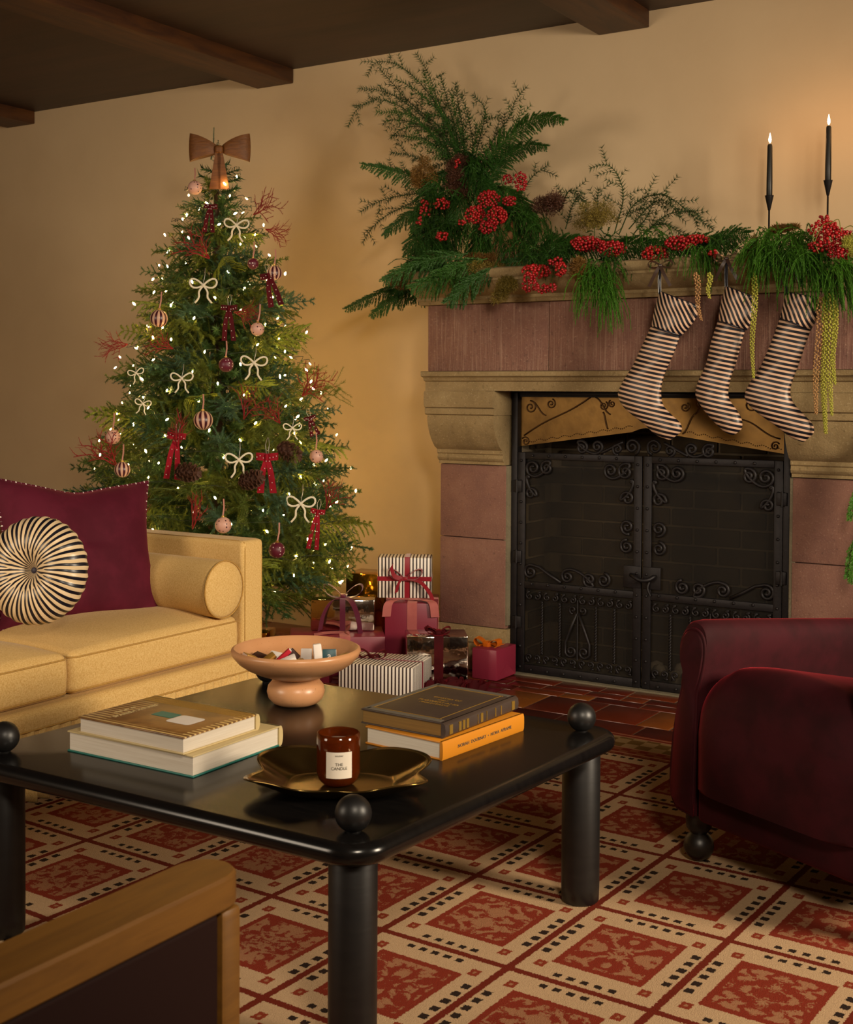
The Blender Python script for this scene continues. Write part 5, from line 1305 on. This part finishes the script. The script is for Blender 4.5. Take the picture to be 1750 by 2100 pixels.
# ================================================================ MANTEL GREENERY
def world_path(pp, y):            # polyline measured on the photograph, put on a depth plane with its own depth drift
    out = []
    for i, q in enumerate(pp): yy = y[i] if isinstance(y, (list, tuple)) else y; p = at(q[0], q[1], 'y', yy); out.append(p)
    return out
arr = empty('flower_arrangement', (-2.72, 4.90, 1.707), label='tall arrangement of fern, cedar and red berries at the left end of the mantel', cat='arrangement')
gar = empty('mantel_garland', (-1.95, 4.75, 1.707), label='evergreen garland with berries lying along the mantel shelf', cat='garland')
hang(G().lathe([(.001, 0), (.06, 0), (.08, .03), (.085, .10), (.06, .19), (.045, .22), (.05, .235), (.046, .235), (.04, .22), (.001, .2)], 32, (-2.70, 4.93, 1.7075)), 'vase', 'clay', arr)
sid = [0]
def ming(pp, y, par, mat='ming_green', lw_=1.0, dense=1.0):
    pts = bez(world_path(pp, y), 5); sid[0] += 1; rr = random.Random(sid[0]); g = G(); n_ = len(pts)
    g.tube(pts, [.0028*(1-.75*i/(n_-1)) for i in range(n_)], 5)
    L = sum((pts[i+1]-pts[i]).length for i in range(n_-1)); K = int(L/.013); P, T, _ = along(pts, K+2)
    for i in range(1, K+1):
        t = i/K; sd = 1 if i % 2 else -1
        if t > .12:
            # whorl of needles
            r_ = np.random.default_rng(sid[0]*1000+i); q = r_.normal(size=(16, 3)); q -= T[i]*(q@T[i])[:, None]; V_, F_ = needles(np.repeat(P[i][None], 16, 0), unit(q)+T[i]*.75, r_.uniform(.018, .032, 16), .0026, i); g.arr(V_, F_)
        if i % 3 == 0 and t < .93 and rr.random() < .9*dense:
            s_ = unit(np.cross(T[i], np.array([vf.x, vf.y, 0]))[None])[0]; d = Vector(T[i])*.7+Vector(s_)*sd*(.8)*(1 if (i//3) % 2 else -1)*sd+Vector((rr.gauss(0, .2), rr.gauss(0, .35), rr.gauss(0, .2)))
            tl = rr.uniform(.05, .13)*lw_*(1-.5*t); tp_ = curve3(P[i], d, tl, .15, 4, .07, rr)
            KK = max(2, int(tl/.014)); PP, TT, _ = along(tp_, KK+1); g.tube(tp_, .0009, 3)
            for j in range(1, KK+1):
                r_ = np.random.default_rng(sid[0]*9000+i*40+j); q = r_.normal(size=(14, 3)); q -= TT[j]*(q@TT[j])[:, None]; V_, F_ = needles(np.repeat(PP[j][None], 14, 0), unit(q)+TT[j]*.7, r_.uniform(.016, .028, 14), .0024, i*7+j); g.arr(V_, F_)
    return hang(g, 'fern_branch', mat, par, sm=0)
def cedar(pp, y, par, mat='garland_green', w_=.10, dens=1.0):
    pts = bez(world_path(pp, y), 5); sid[0] += 1; rr = random.Random(sid[0]*3); g = G(); n_ = len(pts); g.tube(pts, [.003*(1-.7*i/(n_-1)) for i in range(n_)], 5)
    P, T, L = along(pts, int(sum((pts[i+1]-pts[i]).length for i in range(n_-1))/.011)+2)
    for i in range(2, len(P)):
        t = i/len(P)
        for sd in (-1, 1):
            s_ = Vector(unit(np.cross(T[i], np.array([vf.x, vf.y, 0]))[None])[0])*sd; d = Vector(T[i])*.9+s_*.75+Vector((0, rr.gauss(0, .3), -.15)); tl = w_*math.sin(PI*min(1, .25+t*.75))**.7*rr.uniform(.6, 1.05)+.012
            tp_ = curve3(P[i], d, tl, .45, 5, .03, rr); twig(g, tp_, 620*dens, .013, .0036, 1.6, sid[0]*500+i*2+sd, flat=(vf.x, vf.y, .2), stem=.0009, taper=.5)
    return hang(g, 'cedar_branch', mat, par, sm=0)
def tuft(c, y, par, L=.2, n=60, w_=.10, down=1.0, mat='tuft_green', lean=0, dens=520, name='tree_fern'):
    """hanging tuft of fine strands starting near pixel c on depth y"""
    p0 = at(*c, 'y', y); sid[0] += 1; rr = random.Random(sid[0]*7); g = G()
    for k in range(n):
        st = p0+vr*rr.uniform(-w_, w_)+Vector((0, rr.uniform(-.04, .04), rr.uniform(-.03, .03)))
        d = vr*(rr.gauss(lean, .35))-vf*rr.uniform(.1, .8)+Vector((0, 0, rr.uniform(-.7, .35))); l = L*rr.uniform(.55, 1.1)
        pts = curve3(st, d, l, 1.9*down, 7, .04, rr); twig(g, pts, dens, .012, .0026, 1.6, sid[0]*300+k, stem=.0013, taper=.6)
    return hang(g, name, mat, par, sm=0)
def plume(c, y, par, r_=.05, n=4200, mat='plume_brown', sx=1, sz=1):
    p0 = at(*c, 'y', y); sid[0] += 1; r2 = np.random.default_rng(sid[0]*11); q = unit(r2.normal(size=(n, 3))); rad = r_*r2.uniform(.15, 1, n)[:, None]**.6*(1+.22*np.sin(q[:, :1]*7+sid[0])*np.cos(q[:, 2:]*6)); lob = r2.normal(size=(7, 3))*r_*.42; q2 = (q*rad*.62+lob[r2.integers(0, 7, n)])*np.array([sx, .8, sz])
    V_, F_ = needles(q2+np.array(tuple(p0)), q+r2.normal(size=(n, 3))*.9, r2.uniform(.007, .015, n), .0026, sid[0]); g = G().arr(V_, F_)
    o = hang(g, 'smoke_bush_plume', mat, par, sm=0); o['kind'] = 'stuff'; return o
def berries(c, y, par, rx=.05, rz=.035, n=60, br=.0062, mat='berry'):
    p0 = at(*c, 'y', y); sid[0] += 1; rr = random.Random(sid[0]*13); g = G(); st = G(); pl = []
    for k in range(n*6):
        a = rr.uniform(0, 2*PI); q = rr.uniform(0, 1)**.5; p = p0+vr*(rx*q*math.cos(a))+Vector((0, 0, rz*q*math.sin(a)))-vf*(.035*(1-q*q)+rr.uniform(-.012, .012))
        if all((p-o).length > br*1.75 for o in pl): pl.append(p); g.sphere(p, br*rr.uniform(.85, 1.1), 8)
        if len(pl) >= n: break
    o = hang(g, 'berry_cluster', mat, par, sm=180); o['kind'] = 'stuff'
    for p in pl[::4]: st.tube([p0+vf*.02, (p+p0)*.5+Vector((0, 0, .005)), p], .0011, 3)
    hang(st, 'berry_stems', 'olive_stem', par, sm=180)['kind'] = 'stuff'
def tassel(c, y, par, L, r_=.010, mat='amaranth_green', lean=0):
    p0 = at(*c, 'y', y); sid[0] += 1; rr = random.Random(sid[0]); pts = [p0+Vector((0, 0, -L*t))+vr*(lean*t+.004*math.sin(t*7)) for t in np.linspace(0, 1, 14)]; g = G().tube(pts, .0015, 5); P, T, _ = along(pts, int(L/.0022))
    for i in range(len(P)):
        t = i/len(P); rad = r_*(1-.65*t**2.2)*min(1, t*12+.3); a = i*ga; p = Vector(P[i])+vr*(rad*math.cos(a))+vf*(rad*math.sin(a)); g.sphere(p, .0034*(1-.4*t)+.0008, 5)
    return hang(g, 'amaranth_tassel', mat, par, sm=180)
Y0 = 4.93
# upright fern branches of the arrangement
for pp in (((950, 360), (935, 280), (900, 210), (878, 150), (852, 108)), ((945, 370), (925, 270), (878, 190), (820, 135), (772, 128), (752, 158)), ((940, 370), (905, 280), (850, 225), (790, 188), (735, 182)),
           ((940, 380), (900, 300), (850, 238), (785, 205), (735, 222), (713, 262)), ((945, 380), (910, 300), (860, 256), (800, 246), (784, 258)), ((952, 360), (935, 270), (915, 195), (903, 152)), ((955, 360), (950, 270), (940, 215), (934, 168)),
           ((965, 360), (985, 280), (995, 225), (968, 192)), ((975, 370), (1010, 290), (1045, 240), (1058, 205), (1082, 176)), ((1000, 420), (1060, 400), (1095, 360), (1128, 336)), ((930, 400), (890, 350), (850, 322), (800, 312)),
           ((930, 420), (890, 375), (830, 352), (770, 336)), ((930, 440), (880, 400), (815, 402), (762, 420), (738, 436)), ((930, 450), (870, 412), (815, 430), (770, 460), (742, 500)), ((960, 360), (970, 300), (960, 240), (945, 190)),
           ((945, 330), (900, 260), (840, 210), (800, 165), (778, 140)), ((950, 330), (915, 285), (875, 262), (830, 262), (800, 285)), ((960, 380), (1000, 330), (1030, 280), (1035, 230)), ((940, 340), (880, 290), (840, 280), (800, 278))):
    ming(pp, [Y0-.01*i for i in range(len(pp))], arr)
for pp, w_ in ((((990, 400), (1010, 320), (1070, 262), (1120, 240), (1156, 246)), .075), (((990, 420), (1020, 340), (1075, 300), (1120, 300)), .06), (((930, 440), (880, 380), (800, 350), (745, 338)), .06), (((930, 460), (870, 430), (815, 458), (790, 480)), .06),
               (((940, 520), (880, 500), (840, 560), (812, 610)), .08), (((930, 540), (850, 570), (780, 602), (712, 632)), .06), (((920, 560), (860, 590), (800, 620), (765, 645)), .07), (((980, 560), (930, 565), (880, 590), (850, 612)), .10), (((1010, 560), (970, 575), (930, 600), (905, 622)), .10),
               (((960, 470), (900, 450), (860, 480), (835, 520)), .10), (((960, 330), (950, 400), (930, 470), (900, 540)), .12), (((980, 350), (1000, 420), (980, 500), (950, 560)), .12), (((1000, 420), (1060, 440), (1080, 500), (1090, 540)), .11), (((950, 300), (980, 360), (1010, 400), (1040, 430)), .12),
               (((900, 430), (880, 480), (870, 530), (880, 580)), .11), (((940, 340), (900, 370), (870, 420), (850, 470)), .11), (((1010, 380), (1050, 400), (1080, 430), (1100, 470)), .09), (((900, 540), (860, 560), (830, 590), (800, 600)), .1)):
    cedar(pp, [Y0-.03-.05*i for i in range(len(pp))], arr, w_=w_)
for (c, y, L, n_, w_, dn) in (((960, 470), 4.80, .16, 60, .10, 1), ((1080, 440), 4.80, .14, 50, .07, 1), ((1020, 500), 4.74, .16, 60, .09, 1), ((900, 470), 4.78, .17, 55, .06, 1), ((1120, 470), 4.76, .13, 45, .06, 1), ((930, 400), 4.84, .15, 50, .10, .8), ((990, 330), 4.90, .16, 50, .07, .7), ((930, 540), 4.66, .12, 50, .12, 1)):
    tuft(c, y, arr, L, n_, w_, dn, 'garland_green')
for (c, y, L, n_, w_, dn) in (((860, 545), 4.60, .11, 50, .07, .9), ((930, 565), 4.55, .11, 60, .09, .9), ((880, 500), 4.68, .14, 50, .07, .9), ((1010, 470), 4.70, .12, 60, .12, .9), ((900, 400), 4.84, .14, 60, .09, .8), ((1090, 500), 4.66, .11, 60, .09, .9)):
    tuft(c, y, arr, L, n_, w_, dn, 'garland_green')
for pp, w_ in ((((1000, 530), (950, 545), (900, 570), (845, 590)), .10), (((1020, 545), (980, 570), (945, 600), (920, 618)), .09), (((960, 520), (890, 530), (830, 555), (790, 575)), .09)): cedar(pp, [4.56-.03*i for i in range(len(pp))], arr, 'garland_green', w_)
for pp in (((950, 350), (920, 260), (890, 200), (870, 150)), ((955, 350), (915, 250), (860, 190), (810, 160)), ((950, 360), (895, 285), (835, 235), (770, 230)), ((965, 350), (980, 270), (1000, 230)), ((960, 340), (935, 240), (925, 190)), ((960, 400), (920, 330), (870, 290), (830, 280)), ((990, 360), (1030, 300), (1060, 250), (1070, 215))):
    ming(pp, [Y0-.04-.015*i for i in range(len(pp))], arr, 'garland_green')
for (c, y, r_, mt, sx, sz) in (((868, 362), 4.82, .062, 'plume_brown', .9, 1.2), ((930, 375), 4.84, .06, 'plume_dark', 1.1, 1), ((940, 330), 4.86, .05, 'plume_dark', 1, 1.2), ((1128, 425), 4.78, .075, 'plume_dark', 1.1, .9), ((1000, 560), 4.60, .07, 'plume_olive', 1.1, .9), ((1040, 590), 4.55, .05, 'plume_olive', .9, 1.2), ((825, 580), 4.62, .05, 'plume_brown', 1.4, .6), ((985, 530), 4.62, .05, 'plume_brown', 1.2, .7)):
    plume(c, y, arr, r_*.85, 4500, mt, sx, sz)
for (c, y, rx, rz, n_) in (((907, 418), 4.72, .035, .025, 26), ((872, 428), 4.74, .028, .04, 24), ((938, 336), 4.80, .012, .02, 8), ((1003, 408), 4.66, .045, .035, 70), ((975, 440), 4.64, .042, .035, 70), ((1020, 442), 4.64, .04, .034, 60), ((1000, 466), 4.64, .035, .026, 45), ((1045, 412), 4.66, .028, .018, 26), ((1068, 372), 4.70, .026, .040, 36), ((1040, 368), 4.72, .02, .02, 12), ((907, 484), 4.62, .026, .018, 20), ((860, 452), 4.68, .012, .02, 8), ((948, 455), 4.62, .016, .012, 8)):
    berries(c, y, arr, rx, rz, n_)
# garland to the right
for pp in (((1260, 480), (1278, 410), (1270, 365), (1245, 338), (1208, 346)), ((1235, 470), (1225, 420), (1228, 385)), ((1270, 480), (1300, 420), (1350, 398), (1385, 412), (1430, 448), (1466, 472)), ((1300, 480), (1330, 440), (1345, 396)), ((1320, 480), (1370, 440), (1420, 434), (1440, 450)),
           ((1290, 470), (1330, 425), (1360, 410), (1395, 440)), ((1160, 470), (1175, 420), (1195, 392)), ((1150, 430), (1170, 390), (1205, 420)), ((1240, 480), (1200, 430), (1175, 400)), ((1310, 490), (1350, 460), (1385, 470), (1410, 500))):
    ming(pp, [4.86-.02*i for i in range(len(pp))], gar)
for pp, w_ in ((((1130, 500), (1190, 505), (1260, 500)), .07), (((1230, 505), (1300, 500), (1370, 500)), .07), (((1350, 505), (1420, 495), (1490, 490)), .07), (((1440, 505), (1500, 480), (1535, 478)), .06), (((1100, 510), (1140, 500), (1190, 490)), .08), (((1280, 520), (1250, 530), (1220, 560)), .06), (((1480, 500), (1440, 500), (1400, 510)), .06), (((1180, 520), (1100, 530), (1040, 540)), .08)):
    cedar(pp, [4.70-.04*i for i in range(len(pp))], gar, w_=w_)
for (c, y, L, n_, w_, dn, ln) in (((1235, 545), 4.52, .13, 80, .055, 1.2, 0), ((1215, 570), 4.50, .16, 70, .045, 1.4, -.1), ((1245, 590), 4.49, .17, 60, .03, 1.6, 0), ((1440, 515), 4.54, .13, 60, .035, 1.5, 0), ((1620, 490), 4.56, .18, 110, .10, 1.0, -.25), ((1600, 520), 4.52, .17, 110, .11, 1.0, -.1), ((1655, 520), 4.50, .19, 110, .07, 1.1, .1), ((1570, 500), 4.55, .15, 70, .05, .9, -.6), ((1700, 560), 4.48, .15, 80, .06, 1.4, .2), ((1740, 540), 4.46, .2, 70, .05, 1.2, .3), ((1600, 480), 4.62, .1, 70, .10, .6, 0), ((1330, 480), 4.66, .10, 40, .08, .8, 0)):
    tuft(c, y, gar, L, n_, w_, dn, 'tuft_green', ln)
for (c, y, L, n_, w_, dn) in (((1300, 520), 4.60, .09, 60, .10, .7), ((1400, 510), 4.60, .09, 60, .10, .7), ((1180, 520), 4.58, .10, 60, .10, .8), ((1490, 495), 4.60, .09, 50, .06, .8), ((1120, 520), 4.58, .09, 60, .08, .7), ((1240, 490), 4.66, .08, 50, .10, .3)):
    tuft(c, y, gar, L, n_, w_, dn, 'garland_green')
for (c, y, r_, mt, sx, sz) in (((1215, 448), 4.70, .085, 'plume_olive', 1.2, .8), ((1185, 556), 4.50, .058, 'plume_brown', 1, 1), ((1540, 520), 4.54, .042, 'plume_olive', .7, 1.4), ((1545, 570), 4.50, .03, 'plume_olive', .7, 1.6), ((1748, 500), 4.44, .03, 'amaranth_green', 1, 1.2), ((1610, 468), 4.62, .03, 'plume_brown', 1.6, .5)):
    plume(c, y, gar, r_*.85, 4500, mt, sx, sz)
for (c, y, rx, rz, n_) in (((1100, 556), 4.50, .055, .026, 70), ((1086, 580), 4.47, .03, .035, 36), ((1112, 592), 4.47, .032, .016, 22), ((1150, 552), 4.47, .022, .028, 24), ((1132, 590), 4.46, .02, .014, 10), ((1140, 536), 4.5, .03, .014, 16), ((1205, 500), 4.58, .065, .028, 90), ((1255, 510), 4.56, .055, .028, 70), ((1345, 520), 4.56, .05, .028, 80), ((1395, 498), 4.56, .06, .024, 90), ((1430, 490), 4.58, .05, .014, 34), ((1462, 522), 4.52, .012, .016, 9), ((1690, 470), 4.50, .05, .03, 70), ((1715, 490), 4.48, .05, .04, 80), ((1675, 505), 4.48, .03, .022, 26), ((1725, 520), 4.46, .04, .022, 36), ((1745, 480), 4.5, .02, .02, 12), ((1690, 450), 4.52, .018, .018, 12)):
    berries(c, y, gar, rx, rz, n_)
g = G()
for (a, b_, c_) in (((1670, 500), (1685, 465), (1705, 455)), ((1702, 460), (1720, 450), (1725, 475)), ((1680, 520), (1668, 490), (1672, 470)), ((1730, 470), (1745, 463), (1755, 470))): g.tube(bez(world_path((a, b_, c_), 4.45), 5), .0015, 5)
hang(g, 'berry_stems', 'olive_stem', gar, sm=180)['kind'] = 'stuff'
for (c, L, r_, mt, ln) in (((1547, 560), .37, .009, 'amaranth_green', .0), ((1427, 560), .17, .009, 'amaranth_pink', .02), ((1455, 560), .09, .008, 'amaranth_green', 0), ((1683, 610), .40, .012, 'amaranth_pink', -.012), ((1697, 590), .50, .010, 'amaranth_green', 0), ((1706, 600), .42, .010, 'amaranth_green', .004), ((1690, 610), .46, .009, 'amaranth_green', .008), ((1712, 620), .28, .008, 'amaranth_green', .003)):
    tassel(c, 4.455, gar, L, r_, mt, ln)
# sprays of a plant at the right edge of the frame
sp_ = empty('trailing_fern', at(1800, 1000, 'y', 4.66), label='trailing green fern sprays hanging at the right edge before the pillar', cat='plant')
for pp in (((1830, 900), (1790, 960), (1755, 1020), (1743, 1060)), ((1840, 980), (1790, 1060), (1752, 1120), (1738, 1180)), ((1850, 900), (1800, 1000), (1765, 1090), (1745, 1190)), ((1830, 700), (1830, 820), (1835, 900), (1840, 980))): cedar(pp, 4.62, sp_, 'tuft_green', .03)
# ================================================================ CANDLES
def candle(px, zt, zc, label_c, label_h, y=4.95):
    x = at(px, 430, 'y', y).x
    hst = empty('candlestick', (x, y, 1.707), label=label_h, cat='candlestick', group='slim black iron candlesticks')
    G().lathe([(.001, 0), (.042, 0), (.044, .004), (.04, .008), (.006, .012), (.001, .013)], 32).obj('base', 'iron', hst); G().tube([(0, 0, .01), (0, 0, zc-1.707-.05)], .0035, 10).obj('stem', 'iron', hst, sm=180)
    h0 = zc-1.707; G().lathe([(.001, h0-.058), (.005, h0-.054), (.0165, h0), (.0175, h0+.002), (.0125, h0+.002), (.004, h0-.03)], 28).obj('cup', 'iron', hst, sm=50)
    e = empty('taper_candle', (x, y, zc+.001), label=label_c, cat='candle', group='black taper candles'); H = zt-zc
    G().lathe([(.004, -.012), (.0115, .0), (.0115, H*.3), (.0095, H-.006), (.007, H), (.001, H-.002)], 24).obj('wax', 'taper_black', e, sm=50)
    G().tube([(0, 0, H-.003), (.0005, 0, H+.008)], .0008, 5).obj('wick', 'label_ink', e)
    G().lathe([(.0003, H+.003), (.0045, H+.010), (.0058, H+.018), (.0042, H+.028), (.0018, H+.038), (.0003, H+.044)], 16).obj('flame', 'flame', e, sm=180)
    l = bpy.data.lights.new('candle_flame_light', 'POINT'); l.energy = .6; l.color = (1, .48, .18); l.shadow_soft_size = .008
    o = bpy.data.objects.new('candle_flame_light', l); COL.objects.link(o); o.location = (x, y, zt+.062)
candle(1578, 2.168, 1.968, 'black taper candle burning in the shorter left candlestick', 'shorter black candlestick, left of the pair on the mantel')
candle(1698, 2.215, 2.008, 'black taper candle burning in the taller right candlestick', 'taller black candlestick, right of the pair on the mantel')
candle(1812, 2.20, 2.0, 'black taper candle burning beyond the right edge of the photograph', 'black candlestick standing beyond the right edge of the photograph')

# ================================================================ STOCKINGS
def stocking(pxs, label, lean=0):
    """pxs: dict of outline points measured on the mantel front plane"""
    Y = 4.50; W = lambda q: (at(q[0], q[1], 'y', Y).x, at(q[0], q[1], 'y', Y).z)
    hook = W(pxs['hook']); e = empty('stocking', (hook[0], Y+.03, hook[1]), label=label, cat='stocking', group='striped stockings hung from the mantel')
    def panel(Lp, Rp, depth, mat, name, yb=Y, rows_=40, tw=0):
        A, _, _ = along([(q[0], 0, q[1]) for q in [W(p) for p in Lp]] if len(Lp) < 3 else bez([(W(p)[0], 0, W(p)[1]) for p in Lp], 8), rows_+1); B, _, _ = along(bez([(W(p)[0], 0, W(p)[1]) for p in Rp], 8), rows_+1)
        J = 14; V_ = []; F_ = []
        wmax = max(np.linalg.norm(B[i]-A[i]) for i in range(rows_+1))
        for i in range(rows_+1):
            wi = np.linalg.norm(B[i]-A[i]); dd_ = depth*min(1, (wi/wmax)**.8)
            for j in range(2*J):
                a = PI*(j if j <= J else j)/J; u = .5-.5*math.cos(a) if j <= J else .5-.5*math.cos(a); p = A[i]*(1-u)+B[i]*u
                yy = yb-dd_*math.sin(a)*(1 if j <= J else .6)+.003*math.sin(i*.55+j*.5); V_.append((p[0], yy, p[2]))
        K = 2*J
        for i in range(rows_):
            for j in range(K): k = (j+1) % K; F_.append((i*K+j, i*K+k, (i+1)*K+k, (i+1)*K+j))
        F_.append(tuple(range(K))); F_.append(tuple(reversed([rows_*K+j for j in range(K)])))
        return fixn(hang(G().add(V_, F_), name, mat, e, sm=180))
    panel(pxs['L'], pxs['R'], .030, 'stocking_stripe', 'leg_and_foot')
    panel(pxs['cL'], pxs['cR'], .040, 'stocking_cuff_stripe', 'cuff', rows_=14)
    ed = [(W(p)[0], Y-.02, W(p)[1]) for p in (pxs['cL'][-1], pxs['cR'][-1])]; 
    for yy in (-.034,):
        c0, c1 = W(pxs['cL'][-1]), W(pxs['cR'][-1]); hang(G().tube([(c0[0]+(c1[0]-c0[0])*t, Y-.040*math.sin(PI*t)-.001, c0[1]+(c1[1]-c0[1])*t) for t in np.linspace(0, 1, 12)], .003, 6), 'cuff_seam', 'stocking_edge', e, sm=180)
        c0, c1 = W(pxs['cL'][0]), W(pxs['cR'][0]); hang(G().tube([(c0[0]+(c1[0]-c0[0])*t, Y-.036*math.sin(PI*t)-.001, c0[1]+(c1[1]-c0[1])*t) for t in np.linspace(0, 1, 12)], .0025, 6), 'cuff_edge', 'stocking_edge', e, sm=180)
    h = W(pxs['hook']); tp_ = W(pxs['cL'][0])
    hang(G().ribbon(bez([(tp_[0]+.004, Y-.012, tp_[1]-.012), (tp_[0]+.002, Y-.012, (tp_[1]+h[1])/2), (h[0], Y-.006, h[1])], 4), (.7, .7, 0), .008, .0014).ribbon(bez([(tp_[0]+.010, Y-.014, tp_[1]-.012), (tp_[0]+.010, Y-.016, (tp_[1]+h[1])/2), (h[0], Y-.006, h[1])], 4), (.7, -.7, 0), .008, .0014), 'hanging_loop', 'stocking_edge', e, sm=60)
    # brown satin bow
    b = Vector((h[0], Y-.012, h[1]+.004))
    for sg in (-1, 1):
        L = [b+Vector((sg*.048*(1-math.cos(a))/2, -.006*math.sin(a), .016*math.sin(a)*math.sin(a/2)+.006*(1-math.cos(a))/2)) for a in np.linspace(0, 2*PI, 15)]
        hang(G().ribbon(L, (.1*sg, 1, .5), .013, .0012), 'bow_loop', 'brown_satin', e, sm=60)
        T = bez([b, b+Vector((sg*.016, -.008, -.03)), b+Vector((sg*.042, -.004, -.078))], 5); hang(G().ribbon(T, (1, .3, sg*.4), .012, .0012), 'bow_tail', 'brown_satin', e, sm=60)
    hang(G().rbox(b.x, b.y, b.z, .007, .007, .006, (.004, .004, .004), 2, 1), 'bow_knot', 'brown_satin', e, sm=180)
    return e
# outlines: L = back seam from cuff to heel to toe, R = front seam, both top to bottom
stocking({'hook': (1357, 547), 'cL': [(1353, 597), (1346, 625), (1336, 668)], 'cR': [(1437, 628), (1424, 660), (1398, 688)],
          'L': [(1340, 655), (1322, 700), (1300, 745), (1277, 785), (1268, 812), (1282, 838), (1320, 868), (1345, 892), (1372, 902)], 'R': [(1400, 672), (1385, 720), (1366, 760), (1357, 800), (1360, 830), (1378, 850), (1396, 868), (1397, 885), (1376, 902)]},
         'striped navy and cream stocking, left of the three on the mantel')
stocking({'hook': (1493, 533), 'cL': [(1489, 586), (1480, 620), (1473, 656)], 'cR': [(1556, 612), (1548, 650), (1532, 676)],
          'L': [(1476, 645), (1460, 700), (1447, 750), (1430, 790), (1427, 812), (1440, 835), (1462, 862), (1485, 885), (1502, 892)], 'R': [(1532, 662), (1520, 710), (1505, 760), (1494, 800), (1497, 820), (1513, 842), (1522, 862), (1521, 880), (1506, 892)]},
         'striped navy and cream stocking, middle of the three on the mantel')
stocking({'hook': (1625, 545), 'cL': [(1612, 600), (1606, 630), (1600, 650)], 'cR': [(1685, 612), (1678, 650), (1664, 676)],
          'L': [(1603, 640), (1583, 700), (1560, 750), (1536, 790), (1528, 815), (1545, 840), (1590, 872), (1620, 896), (1645, 906)], 'R': [(1668, 662), (1652, 710), (1634, 760), (1622, 800), (1627, 825), (1648, 848), (1666, 868), (1669, 888), (1650, 906)]},
         'striped navy and cream stocking, right of the three, half under the hanging greenery')
